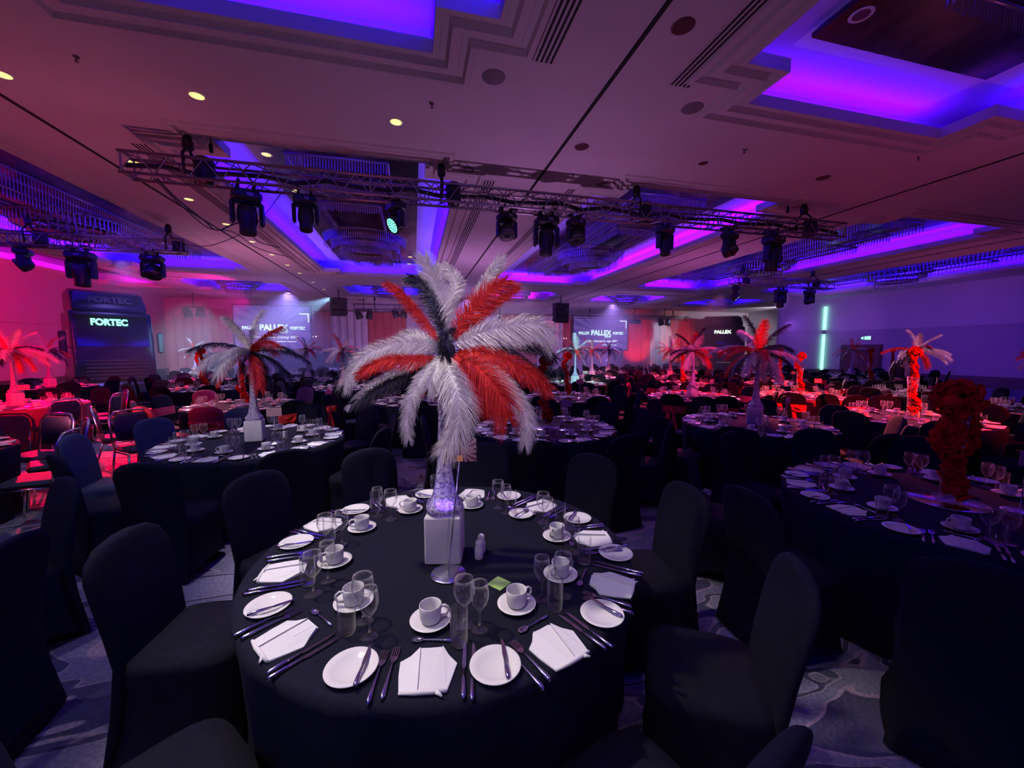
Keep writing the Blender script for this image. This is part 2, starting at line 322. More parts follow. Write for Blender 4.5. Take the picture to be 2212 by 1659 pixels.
# ------------------------------------------------------------------ mesh helpers
class MB:
    def __init__(s): s.v = []; s.f = []; s.smooth = []
    def add(s, vs, fs, sm=True, mtx=None):
        o = len(s.v)
        s.v += [tuple(mtx @ Vector(v)) for v in vs] if mtx is not None else [tuple(v) for v in vs]
        s.f += [tuple(i + o for i in f) for f in fs]; s.smooth += [sm] * len(fs)
        return s
    def box(s, c, d, rot=None, bev=0.0):
        x, y, z = d[0] / 2, d[1] / 2, d[2] / 2
        if bev <= 0:
            vs = [(-x, -y, -z), (x, -y, -z), (x, y, -z), (-x, y, -z), (-x, -y, z), (x, -y, z), (x, y, z), (-x, y, z)]
            fs = [(3, 2, 1, 0), (4, 5, 6, 7), (0, 1, 5, 4), (1, 2, 6, 5), (2, 3, 7, 6), (3, 0, 4, 7)]
        else:
            b = min(bev, x * .9, y * .9, z * .9); vs = []; fs = []
            ring = [(x - b, -y), (x, -y + b), (x, y - b), (x - b, y), (-x + b, y), (-x, y - b), (-x, -y + b), (-x + b, -y)]
            inn = [(px * (x - b) / x if abs(px) > x - 1e-9 else px, py * (y - b) / y if abs(py) > y - 1e-9 else py) for px, py in ring]
            for zz, rg in ((-z, inn), (-z + b, ring), (z - b, ring), (z, inn)):
                vs += [(a, c2, zz) for a, c2 in rg]
            fs = [tuple(range(7, -1, -1)), tuple(range(24, 32))]
            for k in range(3):
                for i in range(8): fs.append((k * 8 + i, k * 8 + (i + 1) % 8, k * 8 + 8 + (i + 1) % 8, k * 8 + 8 + i))
        m = Matrix.Translation(Vector(c))
        if rot is not None: m = m @ rot
        return s.add(vs, fs, False, m)
    def lathe(s, prof, n=24, mtx=None, sm=True, a0=0, a1=2 * PI):
        full = abs(a1 - a0 - 2 * PI) < 1e-6; k = n if full else n + 1
        vs = [(r * math.cos(a0 + (a1 - a0) * i / n), r * math.sin(a0 + (a1 - a0) * i / n), z) for r, z in prof for i in range(k)]
        fs = []
        for j in range(len(prof) - 1):
            for i in range(n):
                i2 = (i + 1) % k if full else i + 1
                fs.append((j * k + i, j * k + i2, (j + 1) * k + i2, (j + 1) * k + i))
        return s.add(vs, fs, sm, mtx)
    def tube(s, pts, r, n=8, caps=True):
        pts = [Vector(p) for p in pts]; rs = r if isinstance(r, (list, tuple)) else [r] * len(pts)
        vs = []; up = Vector((0, 0, 1)); last = None
        for i, p in enumerate(pts):
            t = (pts[min(i + 1, len(pts) - 1)] - pts[max(i - 1, 0)]).normalized()
            a = last if last is not None else (up.cross(t) if abs(t.z) < .95 else Vector((1, 0, 0)))
            a = (a - t * a.dot(t)).normalized(); last = a; b = t.cross(a)
            vs += [tuple(p + (a * math.cos(2 * PI * k / n) + b * math.sin(2 * PI * k / n)) * rs[i]) for k in range(n)]
        fs = [(i * n + k, i * n + (k + 1) % n, (i + 1) * n + (k + 1) % n, (i + 1) * n + k) for i in range(len(pts) - 1) for k in range(n)]
        if caps: fs += [tuple(range(n - 1, -1, -1)), tuple(range((len(pts) - 1) * n, len(pts) * n))]
        return s.add(vs, fs, True)
    def mesh(s, name, m):
        me = bpy.data.meshes.new(name); me.from_pydata(s.v, [], s.f); me.update()
        me.polygons.foreach_set('use_smooth', s.smooth)
        if m is not None: me.materials.append(m)
        return me
    def obj(s, name, m, parent=None, loc=None):
        o = bpy.data.objects.new(name, s.mesh(name, m)); COL.objects.link(o)
        if parent: o.parent = parent
        if loc is not None: o.location = loc
        return o

def link(name, me, parent=None, loc=(0, 0, 0), rz=0, sc=None):
    o = bpy.data.objects.new(name, me); COL.objects.link(o); o.location = loc; o.rotation_euler = (0, 0, rz)
    if sc: o.scale = sc
    if parent: o.parent = parent
    return o
def tag(o, label, cat, group=None, kind=None):
    o['label'] = label; o['category'] = cat
    if group: o['group'] = group
    if kind: o['kind'] = kind
    return o
def empty(name, loc, rz=0):
    o = bpy.data.objects.new(name, None); COL.objects.link(o); o.location = loc; o.rotation_euler = (0, 0, rz); o.empty_display_size = .1
    return o
def struct(o): o['kind'] = 'structure'; return o
def bez(p, t):
    # Catmull-Rom through the points
    n = len(p) - 1; x = min(max(t, 0), 1) * n; i = min(int(x), n - 1); f = x - i
    p0 = p[max(i - 1, 0)]; p1 = p[i]; p2 = p[i + 1]; p3 = p[min(i + 2, n)]
    return .5 * ((2 * p1) + (p2 - p0) * f + (2 * p0 - 5 * p1 + 4 * p2 - p3) * f * f + (3 * p1 - p0 - 3 * p2 + p3) * f ** 3)

# ------------------------------------------------------------------ the room
XL, XR, XR2, YF, YB, YRET = -14.8, 25.5, 28.7, 29.0, -8.0, 19.8
struct(MB().box(((XL + XR2) / 2, 10.5, -.05), (XR2 - XL + 1, 38, .1)).obj('floor', M['carpet']))
OFF = .46
xs = {XL - .2, XR2 + .2}; ys = {YB, YF + .2}
for (cx, h, n, y0, y1, cs, k) in COF:
    for d in (h, n): xs.add(cx - d - OFF); xs.add(cx + d + OFF)
    for yy in (y0 - OFF, y0 + .6 - OFF, y1 - .6 + OFF, y1 + OFF): ys.add(yy)
xs = sorted(xs); ys = sorted(ys); c = MB()
def incof(x, y):
    for (cx, h, n, y0, y1, cs, k) in COF:
        if abs(x - cx) < h + OFF and y0 + .6 - OFF < y < y1 - .6 + OFF: return True
        if abs(x - cx) < n + OFF and y0 - OFF < y < y1 + OFF: return True
    return False
for j in range(len(ys) - 1):
    i = 0
    while i < len(xs) - 1:
        if incof((xs[i] + xs[i + 1]) / 2, (ys[j] + ys[j + 1]) / 2): i += 1; continue
        k = i
        while k < len(xs) - 1 and not incof((xs[k] + xs[k + 1]) / 2, (ys[j] + ys[j + 1]) / 2): k += 1
        c.add([(xs[i], ys[j], CZ), (xs[k], ys[j], CZ), (xs[k], ys[j + 1], CZ), (xs[i], ys[j + 1], CZ)], [(3, 2, 1, 0)], False)
        i = k
struct(c.obj('ceiling', M['ceil']))

def outline(cx, h, n, y0, y1, o):
    a = [(-n, y0, -1, -1, 'v'), (n, y0, 1, -1, 'v'), (n, y0 + .6, 1, -1, 'c'), (h, y0 + .6, 1, -1, 'v'), (h, y1 - .6, 1, 1, 'v'), (n, y1 - .6, 1, 1, 'c'),
         (n, y1, 1, 1, 'v'), (-n, y1, -1, 1, 'v'), (-n, y1 - .6, -1, 1, 'c'), (-h, y1 - .6, -1, 1, 'v'), (-h, y0 + .6, -1, -1, 'v'), (-n, y0 + .6, -1, -1, 'c')]
    return [(cx + x + sx * o, y + sy * o) for x, y, sx, sy, t in a]
for ci, (cx, h, n, y0, y1, cs, k) in enumerate(COF):
    prof = [(OFF, CZ), (OFF - .02, CZ - .035), (.38, CZ - .035), (.36, CZ + .02), (.30, CZ + .03), (.27, CZ - .02), (.17, CZ - .03), (.14, CZ + .03), (.08, CZ + .04), (.06, CZ - .01), (.0, CZ - .01), (.0, CZ + .14), (.40, CZ + .14)]
    m = MB(); vs = []; fs = []
    for o, z in prof: vs += [(x, y, z) for x, y in outline(cx, h, n, y0, y1, o)]
    for j in range(len(prof) - 1):
        for i in range(12): fs.append((j * 12 + i, j * 12 + (i + 1) % 12, (j + 1) * 12 + (i + 1) % 12, (j + 1) * 12 + i))
    m.add(vs, fs, False)
    struct(m.obj('trim_%d' % (ci + 1), M['ceil']))
    # the recess above: ledge, walls and bright upper ceiling
    b = MB(); X0, X1, Y0, Y1, Z0, Z1 = cx - h - .4, cx + h + .4, y0 - .4, y1 + .4, CZ + .13, CZ + .50
    b.add([(X0, Y0, Z1), (X1, Y0, Z1), (X1, Y1, Z1), (X0, Y1, Z1), (X0, Y0, Z0), (X1, Y0, Z0), (X1, Y1, Z0), (X0, Y1, Z0)],
          [(0, 1, 2, 3), (0, 4, 5, 1), (1, 5, 6, 2), (2, 6, 7, 3), (3, 7, 4, 0)], False)
    struct(b.obj('ceiling', M['cofftop']))
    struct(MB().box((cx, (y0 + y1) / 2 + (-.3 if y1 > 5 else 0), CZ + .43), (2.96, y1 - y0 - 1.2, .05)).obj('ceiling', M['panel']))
# dark partition tracks in the ceiling
ti = len(COF)
for x in (-4.95, 2.34, 9.7, 17.0, -12.1):
    ti += 1
    o = MB().box((x, 10.5, CZ - .004), (.05, 37, .012)).obj('trim_%d' % ti, M['dark']); struct(o)
# walls
struct(MB().box((XL - .1, 10.5, 2.5), (.2, 37, 5)).obj('wall_left', M['wall']))
struct(MB().box(((XL + XR2) / 2, YF + .1, 2.5), (XR2 - XL + .4, .2, 5)).obj('wall_back', M['wall']))
struct(MB().box((XR + .1, (YRET - 3) / 2, 3.92), (.2, YRET + 3, 2.06)).obj('wall_right', M['wall']))
struct(MB().box((XR + .14, (YRET - 3) / 2, 1.7), (.2, YRET + 3, 2.5)).obj('wall_right', M['wallow']))
struct(MB().box((XR + .04, (YRET - 3) / 2, .26), (.2, YRET + 3, .52)).obj('baseboard_right', M['skirt']))
struct(MB().box(((22 + XR2) / 2, YRET + .1, 2.5), (XR2 - 22, .2, 5)).obj('wall_return', M['wall']))
struct(MB().box(((22 + XR) / 2, YRET - .01, .26), (XR - 22, .04, .52)).obj('baseboard_return', M['skirt']))
struct(MB().box((XR2 + .1, 24.4, 2.5), (.2, 9.4, 5)).obj('wall_side', M['wall']))
struct(MB().box((XL + .03, 10.5, 2.85), (.06, 37, .12)).obj('trim_30', M['wall']))
struct(MB().box((XL + .03, 10.5, .3), (.06, 37, .6)).obj('baseboard_left', M['skirt']))
struct(MB().box((22.0 + 1.8, YRET - .02, 2.82), (3.4, .04, .04)).obj('trim_31', M['wallow']))
# double door in the right wall with a green exit sign over it
d = empty('door_1', (XR - .02, 17.55, 0)); struct(d)
MB().box((0, 0, 1.02), (.05, 2.2, 2.04)).obj('frame', M['skirt'], d)
for s in (-1, 1):
    lf = MB().box((-.03, s * .51, 1.0), (.05, 1.0, 1.96), bev=.01).obj('leaf', M['wood'], d)
    hm = MB().box((-.07, s * .08, 1.02), (.03, .03, .3), bev=.01).obj('handle', M['chrome'], lf)
e = tag(empty('exit_sign', (XR + .015, 17.35, 2.42)), 'small lit green exit sign above the brown double door', 'sign')
MB().box((0, 0, 0), (.05, .62, .26), bev=.01).obj('housing', M['chrome'], e)
pm = MB(); pm.add([(-.03, .26, 0), (-.03, .12, .09), (-.03, .12, -.09)], [(0, 1, 2)], False)
for yy in (.02, -.08): pm.box((-.03, yy, 0), (.01, .07, .18))
pm.box((-.03, -.2, .0), (.01, .12, .2)); pm.obj('lit_symbols', M['sign_g'], e)
# vertical lit strips in the corner of the right wall
t = tag(empty('light_strip', (XR - .12, YRET - .12, 0)), 'tall pale green lit strip in the wall corner beyond the double door', 'light strip')
MB().tube([(0, 0, .45), (0, 0, 2.72)], .075, 8).obj('lower_tube', M['strip'], t)
MB().tube([(0, 0, 3.0), (0, 0, 4.45)], .075, 8).obj('upper_tube', M['strip'], t)
MB().box((.03, .03, 2.86), (.14, .14, .2)).obj('bracket', M['fixgrey'], t)

# slot air vents in the ceiling
def vent(x, y0, y1, label):
    t = tag(empty('air_vent', (x, (y0 + y1) / 2, CZ)), label, 'air vent')
    L = y1 - y0
    MB().box((0, 0, -.004), (.30, L, .008)).obj('frame', M['ceil'], t)
    for i in range(5): MB().box((-.11 + i * .055, 0, -.010), (.024, L - .04, .006)).obj('slot', M['dark'], t)
vent(1.44, -5.5, 4.46, 'long slotted air vent beside the nearest blue ceiling recess')
vent(3.19, -5.5, 4.44, 'long slotted air vent beside the near violet ceiling recess')
vent(1.44, 7.6, 17.8, 'long slotted air vent beside the blue recess behind the truss')
vent(3.19, 7.6, 17.8, 'long slotted air vent beside the violet recess behind the truss')
vent(-4.05, 7.6, 17.8, 'long slotted air vent between downlights and blue recess behind the truss')

# downlights and ceiling speakers
def downlight(x, y, z, on, label, group):
    t = tag(empty('downlight', (x, y, z)), label, 'downlight', group)
    MB().lathe([(.075, -.002), (.10, -.012), (.115, -.002)], 20).obj('trim_ring', M['china'] if on or 'white' in label else M['dl_off'], t)
    MB().lathe([(.0, -.006), (.078, -.006)], 20).obj('lens', M['dl_on'] if on else M['dl_off'], t)
    if on:
        spot((x, y, z - .03), (x, y, 0), (1, .85, .6), 16, 70, .8, .05, 'downlight_lamp')
    return t
ORD = ['nearest', 'second', 'third', 'fourth', 'fifth', 'sixth', 'seventh', 'eighth', 'ninth', 'farthest']
for i_, y in enumerate((6.16, 8.38, 10.09, 11.81, 13.5, 15.15, 16.85, 18.5, 20.8, 23.1)):
    downlight(-4.57, y, CZ, True, '%s lit downlight of the long row along the left ceiling seam' % ORD[i_], 'downlights in the row along the left seam')
downlight(-2.58, 6.06, CZ, True, 'largest lit downlight, upper left on the flat ceiling before the truss', None)
downlight(-.17, 6.05, CZ, True, 'lit downlight at top centre between the two blue recesses', None)
for x, y, lb in ((-2.56, 8.48, 'just above the truss'), (-2.52, 10.2, 'seen through the truss'), (-.1, 17.5, 'farthest right'), (-.05, 16.2, 'above the lower right one')):
    downlight(x, y, CZ + .403, True, 'lit downlight in the bronze recess panel, ' + lb, 'downlights in the bronze panel')
downlight(4.75, 3.52, CZ + .403, False, 'white-rimmed unlit downlight in the dark panel at top right', None)
for x, y, lb in ((2.65, 3.65, 'unlit reddish downlight right of the dark ceiling seam at the top'), (2.64, 6.05, 'unlit reddish downlight right of the seam above the truss'),
                 (4.89, 6.05, 'unlit white-rimmed downlight above the right part of the truss'), (7.47, 6.01, 'unlit dark downlight above the right end of the truss')):
    downlight(x, y, CZ, False, lb, None)
for x, y, lb in ((.98, 4.82, 'round grey ceiling speaker by the corner of the nearest recess'), (.99, 7.29, 'round grey ceiling speaker above the middle of the truss'),
                 (3.65, 7.30, 'round grey ceiling speaker above the truss right of the seam'), (3.65, 4.77, 'round grey ceiling speaker by the corner of the violet recess')):
    tag(MB().lathe([(.0, -.012), (.12, -.010), (.14, -.001)], 24).obj('ceiling_speaker', M['spk'], None, (x, y, CZ)), lb, 'ceiling speaker')
for x, y, lb in ((-3.5, 5.6, 'left of the large lit downlight'), (.3, 5.5, 'right of the top centre downlight'), (5.2, 5.5, 'by the white-rimmed unlit downlight'), (2.9, 7.0, 'right of the seam just before the truss'), (8.2, 5.0, 'on the dark ceiling at the right')):
    sp_ = MB(); sp_.lathe([(.0, 0), (.03, 0), (.03, -.01), (.01, -.015), (.01, -.05), (.022, -.055), (0, -.056)], 10)
    tag(sp_.obj('sprinkler', M['spk'], None, (x, y, CZ)), 'tiny sprinkler ' + lb, 'sprinkler', 'ceiling sprinklers')

# ------------------------------------------------------------------ chandeliers in the recesses
def fringe(path, z0, z1, step, closed=True, wdt=.012):
    m = MB(); n = len(path)
    for i in range(n if closed else n - 1):
        a = Vector((*path[i], 0)); b = Vector((*path[(i + 1) % n], 0)); L = (b - a).length; k = max(1, int(L / step)); d = (b - a) / max(L, 1e-6)
        for j in range(k):
            p = a + (b - a) * ((j + .5) / k); ww = min(wdt, L / k * .42)
            zz = z1 + random.uniform(-.02, .02)
            m.add([p - d * ww + Vector((0, 0, z0)), p + d * ww + Vector((0, 0, z0)), p + d * ww + Vector((0, 0, zz)), p - d * ww + Vector((0, 0, zz))], [(0, 1, 2, 3)], False)
    return m
def rect(hx, hy, n=0): return [(-hx, -hy), (hx, -hy), (hx, hy), (-hx, hy)]
def circ(r, n=40): return [(r * math.cos(2 * PI * i / n), r * math.sin(2 * PI * i / n)) for i in range(n)]
def chandelier(cx, cy_, hx, hy, label, rr=1.15, step=.05):
    random.seed(5)
    t = tag(empty('chandelier', (cx, cy_, CZ + .40)), label, 'chandelier')
    def frame(path, z, nm='tier_frame', th=.03):
        m = MB(); n = len(path)
        for i in range(n):
            a, b = path[i], path[(i + 1) % n]
            m.tube([(a[0], a[1], z), (b[0], b[1], z)], th, 4)
        return m.obj(nm, M['fixgrey'], t)
    z = 0
    for (a, b, z0, z1) in ((hx, hy, 0, -.22), (hx * .86, hy * .84, -.14, -.34), (hx * .7, hy * .66, -.30, -.48)):
        f = frame(rect(a, b), z0); fringe(rect(a, b), z0, z1, step).obj('crystal_fringe', M['crystal'], f)['kind'] = 'stuff'
    for (r, z0, z1) in ((rr, -.30, -.56), (rr * .84, -.48, -.72), (rr * .62, -.64, -.86)):
        f = frame(circ(r), z0); fringe(circ(r), z0, z1, step).obj('crystal_fringe', M['crystal'], f)['kind'] = 'stuff'
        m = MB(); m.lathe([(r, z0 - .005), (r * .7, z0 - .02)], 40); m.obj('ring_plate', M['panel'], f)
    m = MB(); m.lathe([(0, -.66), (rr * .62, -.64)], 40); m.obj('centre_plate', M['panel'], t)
    return t
chandelier(-1.31, 12.8, .9, 4.5, 'long tiered crystal chandelier in the blue recess behind the truss')
chandelier(6.02, 13.0, .9, 4.6, 'long tiered crystal chandelier in the violet recess right behind the truss')
chandelier(6.15, -1.3, .98, 4.35, 'dark corner of a large chandelier in the near violet recess, top right', 1.5)
chandelier(13.35, 13.0, .9, 4.6, 'tiered crystal chandelier in the violet recess near the right wall', step=.08)
chandelier(-8.6, 13.0, .9, 4.6, 'tiered crystal chandelier in the left recess above the small left truss', step=.08)
chandelier(20.6, 13.0, .9, 4.3, 'tiered chandelier in the blue recess beside the right wall', step=.12)
for i, cx in enumerate((-8.6, -1.31, 6.02, 13.35, 20.6)):
    chandelier(cx, 23.2, .9, 1.3, 'small tiered chandelier over the far end, %s' % ('behind the left truck', 'above the stage', 'left of the right screen', 'before the red and white curtains', 'above the right truck')[i], .9, .1)

# ------------------------------------------------------------------ trusses and fixtures
def truss(x0, x1, y, zt, label, s=.29, seg=.42):
    t = tag(empty('lighting_truss', ((x0 + x1) / 2, y, zt - s / 2)), label, 'truss')
    L = (x1 - x0) / 2; h = s / 2
    for dy in (-h, h):
        for dz in (-h, h):
            MB().tube([(-L, dy, dz), (L, dy, dz)], .024, 8).obj('chord', M['truss'], t)
    b = MB(); n = int(2 * L / seg); st = 2 * L / n
    faces = [((-h, -h), (-h, h)), ((h, -h), (h, h)), ((-h, -h), (h, -h)), ((-h, h), (h, h))]
    for a, c2 in faces:
        for i in range(n):
            xa = -L + i * st
            b.tube([(xa, *a), (xa + st / 2, *c2)], .010, 5, False); b.tube([(xa + st / 2, *c2), (xa + st, *a)], .010, 5, False)
    k = max(1, int(2 * L / 3))
    for i in range(k + 1):
        xa = -L + .03 + (2 * L - .06) * i / k
        for a, c2 in faces: b.tube([(xa, *a), (xa, *c2)], .014, 5, False)
    b.obj('bracing', M['truss'], t)
    return t
def hoist(x, y, zt, label, bag=True):
    t = tag(empty('chain_hoist', (x, y, zt)), label, 'hoist'); H = CZ - zt
    MB().tube([(0, 0, H), (0, 0, .2)], .012, 6).obj('chain', M['cable'], t)
    b = MB(); b.box((0, 0, H * .62), (.13, .13, .17), bev=.03); b.lathe([(0, H * .62 + .13), (.05, H * .62 + .12), (.06, H * .62 + .08)], 12)
    b.obj('motor_body', M['fixture'], t)
    MB().tube([(0, -.15, -.24), (0, -.17, .05), (0, 0, .22), (0, .17, .05), (0, .15, -.24)], .022, 6).obj('sling', M['cable'], t)
    if bag:
        MB().lathe([(0, -.32), (.09, -.31), (.13, -.22), (.13, .02), (.11, .06), (0, .06)], 14, Matrix.Translation((.2, 0, 0))).obj('chain_bag', M['fixture'], t)
    return t
def moving_head(x, y, z, kind, label, group=None, lit=None, tilt=0, pan=0, sc=1.0):
    # z = underside of the truss; the fixture hangs below
    t = tag(empty('moving_head_light', (x, y, z), R(pan)), label, 'stage light', group); t.scale = (sc, sc, sc)
    for s in (-1, 1): MB().box((s * .09, 0, .03), (.04, .06, .12), bev=.01).box((s * .09, 0, .07 / sc), (.035, .35 / sc, .05), bev=.01).obj('clamp', M['fixture'], t)
    b = MB(); b.box((0, 0, -.085), (.34, .25, .13), bev=.035); b.obj('base', M['fixture'], t)
    MB().box((.03, -.128, -.08), (.07, .006, .04)).obj('display', M['fixgrey'], t)
    yk = MB(); yk.box((0, 0, -.165), (.35, .12, .05), bev=.02)
    for s in (-1, 1): yk.box((s * .165, 0, -.30), (.055, .13, .30), bev=.025)
    yk.obj('yoke', M['fixture'], t)
    hd = empty('head', (0, 0, -.34)); hd.parent = t; hd.rotation_euler = (R(tilt), 0, 0)
    if kind == 'spot':
        pr = [(0, .15), (.07, .15), (.105, .12), (.115, .04), (.115, -.06), (.095, -.13), (.10, -.22), (.085, -.235), (.08, -.22), (0, -.22)]
        ls = [(0, -.215), (.078, -.215)]
    else:
        pr = [(0, .13), (.08, .13), (.125, .09), (.145, .0), (.15, -.08), (.145, -.10), (.13, -.095), (0, -.09)]
        ls = [(0, -.092), (.128, -.092)]
    MB().lathe(pr, 24).obj('shell', M['fixture'], hd)
    if lit:
        MB().lathe(ls, 24).obj('lens', M['lensdark'], hd)
        d = MB(); R_ = ls[1][0]; zz = ls[0][1] - .004
        for ring, cnt in ((0, 1), (.28, 6), (.56, 12), (.84, 18)):
            for i in range(cnt):
                a = 2 * PI * i / cnt; d.lathe([(0, zz), (R_ * .115, zz)], 8, Matrix.Translation((ring * R_ * math.cos(a), ring * R_ * math.sin(a), 0)))
        d.obj('lit_leds', lit, hd)
    else:
        MB().lathe(ls, 24).obj('lens', M['lensdark'], hd)
    if kind == 'wash':
        MB().lathe([(.118, -.02), (.152, -.05), (.150, -.075)], 16, Matrix.Rotation(R(0), 4, 'Z'), True, R(200), R(340)).obj('reflective_band', M['fixgrey'], hd)
    return t
TY, TZ = 7.14, 4.57
truss(-4.0, 9.45, TY, TZ, 'long silver box truss hanging across the middle of the ceiling')
for x, lb in ((-3.2, 'chain hoist holding the left end of the long truss'), (.53, 'chain hoist left of the seam holding the long truss'),
              (4.28, 'chain hoist right of the seam holding the long truss'), (8.4, 'chain hoist holding the right end of the long truss')):
    hoist(x, TY, TZ, lb)
for x, lb in ((-2.9, 'thin hook and strop beside the left chain hoist'), (7.96, 'thin hook and strop beside the right chain hoist')):
    h = tag(empty('safety_strop', (x, TY, TZ)), lb, 'strop')
    MB().tube([(0, 0, CZ - TZ), (0, 0, .18)], .008, 6).obj('wire', M['cable'], h)
    MB().box((0, 0, .22), (.05, .05, .14), bev=.015).obj('hook_block', M['fixture'], h)
ZB = TZ - .29 - .055
def hx(px):    # X on the truss line for a column of the picture
    a = (px - 1106) / 850.; cs, sn = math.cos(R(YAW)), math.sin(R(YAW))
    return TY * (a * cs + sn) / (cs - a * sn) * 1.0
HEADS = [(553, 'spot', 1.18, 0, 25, None, 'large black moving head, leftmost on the long truss, pointing down'),
         (675, 'spot', 1.0, -12, 10, None, 'second black moving head from the left on the long truss'),
         (864, 'wash', 1.0, -58, -60, 'led_cyan', 'moving head with lit mint green lamp face on the long truss'),
         (1095, 'wash', 1.0, -22, 8, None, 'first black moving head right of the ceiling seam, round face'),
         (1178, 'spot', 1.25, 5, 0, None, 'longest black moving head right of the ceiling seam'),
         (1240, 'wash', 1.0, -22, 12, None, 'round-faced black moving head with grey band, third right of seam'),
         (1427, 'spot', 1.0, -6, 8, None, 'slim black moving head below the fourth bay right of centre'),
         (1563, 'wash', 1.05, -28, 26, None, 'round moving head with reddish glint near the right end of the truss'),
         (1655, 'spot', 1.3, 6, 14, None, 'long black moving head nearest the right end of the long truss')]
for px, kd, sc, tl, pan, lit, lb in HEADS:
    moving_head(hx(px), TY, ZB, kd, lb, None, M[lit] if lit else None, tl, pan, sc)
spot((hx(864) - .2, TY - .1, 3.95), (-1.2, 6.4, 3.3), (.3, 1, .8), 18, 60, .8, .05, 'lit_head_lamp')
# cables
def cable(pts, lb, r=.014):
    p = [Vector(q) for q in pts]; tag(MB().tube([bez(p, i / 30) for i in range(31)], r, 6).obj('cable', M['cable']), lb, 'cable')
cable([(-3.62, 7.15, 4.28), (-3.70, 7.8, 4.22), (-3.80, 8.9, 4.20), (-3.95, 9.8, 4.27), (-3.85, 10.8, 4.72), (-4.05, 12.4, 4.70), (-3.95, 14.0, 4.93)], 'thick black cable sagging from the left end of the long truss', .014)
cable([(-3.66, 7.15, 4.28), (-3.75, 8.0, 4.19), (-3.98, 9.5, 4.22), (-4.03, 10.8, 4.50), (-4.02, 12.4, 4.50), (-3.93, 15.5, 4.93)], 'thinner black cable looping under the left row of downlights', .010)
cable([(-5.8, 12.0, 4.5), (-4.6, 10.8, 4.15), (-3.2, 9.4, 4.25), (-2.0, 7.3, 4.3)], 'thin cable strung between the left truss and the long truss', .008)
random.seed(3)
cable([(-4 + 13.4 * i / 40., TY + .03 * math.sin(i * 2.1), 4.43 + .04 * math.sin(i * 1.7)) for i in range(41)], 'bundle of black cable laid inside the long truss', .035)
cable([(4.0, TY - .17, 4.5), (4.2, TY - .2, 4.25), (4.5, TY - .2, 4.2), (4.8, TY - .16, 4.5)], 'small loop of cable hanging on the long truss right of the seam', .008)
# left and right smaller trusses
truss(-12.5, -5.6, 12.05, 4.50, 'shorter silver truss hanging over the left tables')
hoist(-5.95, 12.05, 4.50, 'chain hoist at the right end of the left truss'); hoist(-8.75, 12.05, 4.50, 'chain hoist in the middle of the left truss')
def hxy(px, Y):
    a = (px - 1106) / 850.; cs, sn = math.cos(R(YAW)), math.sin(R(YAW)); return Y * (a * cs + sn) / (cs - a * sn)
moving_head(hxy(76, 12.05), 12.05, 4.155, 'wash', 'moving head with red lit face, leftmost on the left truss', None, M['led_red'], -60, -70, 1.1)
moving_head(hxy(196, 12.05), 12.05, 4.155, 'spot', 'large black moving head, middle of the left truss', None, None, 0, 0, 1.5)
moving_head(hxy(347, 12.05), 12.05, 4.155, 'wash', 'round-faced black moving head at the right end of the left truss', None, None, -24, 0, 1.3)
truss(11.7, 16.6, 12.7, 4.50, 'short truss hanging before the right wall')
hoist(12.2, 12.7, 4.50, 'chain hoist at the left end of the right truss'); hoist(15.6, 12.7, 4.50, 'chain hoist at the right end of the right truss')
moving_head(hxy(1580, 12.7), 12.7, 4.155, 'wash', 'moving head with white lit face on the right truss', None, M['led_white'], -50, 50, 1.15)
moving_head(hxy(1677, 12.7), 12.7, 4.155, 'spot', 'black moving head in the middle of the right truss', None, None, 0, 0, 1.3)
moving_head(hxy(1738, 12.7), 12.7, 4.155, 'wash', 'round black moving head at the right end of the right truss', None, None, -24, 0, 1.2)

# ------------------------------------------------------------------ far wall: curtains, screens, speakers
def curtain(x0, x1, y, z1, m, label, seedv):
    random.seed(seedv); b = MB(); n = max(8, int((x1 - x0) / .05)); vs = []
    for k, z in enumerate((.02, 1.2, 2.6, z1)):
        for i in range(n + 1):
            x = x0 + (x1 - x0) * i / n
            vs.append((x, y + .07 * math.sin(x * 13 + seedv) + .03 * math.sin(x * 29 + k), z))
    fs = [(k * (n + 1) + i, k * (n + 1) + i + 1, (k + 1) * (n + 1) + i + 1, (k + 1) * (n + 1) + i) for k in range(3) for i in range(n)]
    tag(b.add(vs, fs).obj('curtain', m), label, 'curtain')
curs = [(359, 462, 'w', 'white curtain behind the pair of hanging lamps at left'), (462, 507, 'r', 'red curtain strip left of the left screen'), (670, 718, 'r', 'red curtain right of the left screen'),
        (718, 797, 'w', 'white curtain behind the hanging speaker left of centre'), (797, 880, 'r', 'red curtain beside the left of the stage'), (880, 960, 'w', 'white curtain behind the white upright feathers'),
        (1040, 1085, 'w', 'white curtain behind the bright stage lamp'), (1085, 1160, 'r', 'red curtain behind the large white plume'), (1160, 1215, 'w', 'white curtain left of the right screen'), (1215, 1238, 'r', 'narrow red curtain at the left edge of the right screen'),
        (1345, 1402, 'r', 'bright red curtain right of the right screen'), (1402, 1462, 'w', 'white curtain behind the two hanging spotlights'), (1462, 1528, 'r', 'red curtain left of the right truck')]
for i, (a, b_, k, lb) in enumerate(curs):
    curtain(hxy(a, 28.8), hxy(b_, 28.8), 28.8, 4.3, M['cur_red' if k == 'r' else 'cur_white'], lb, i)
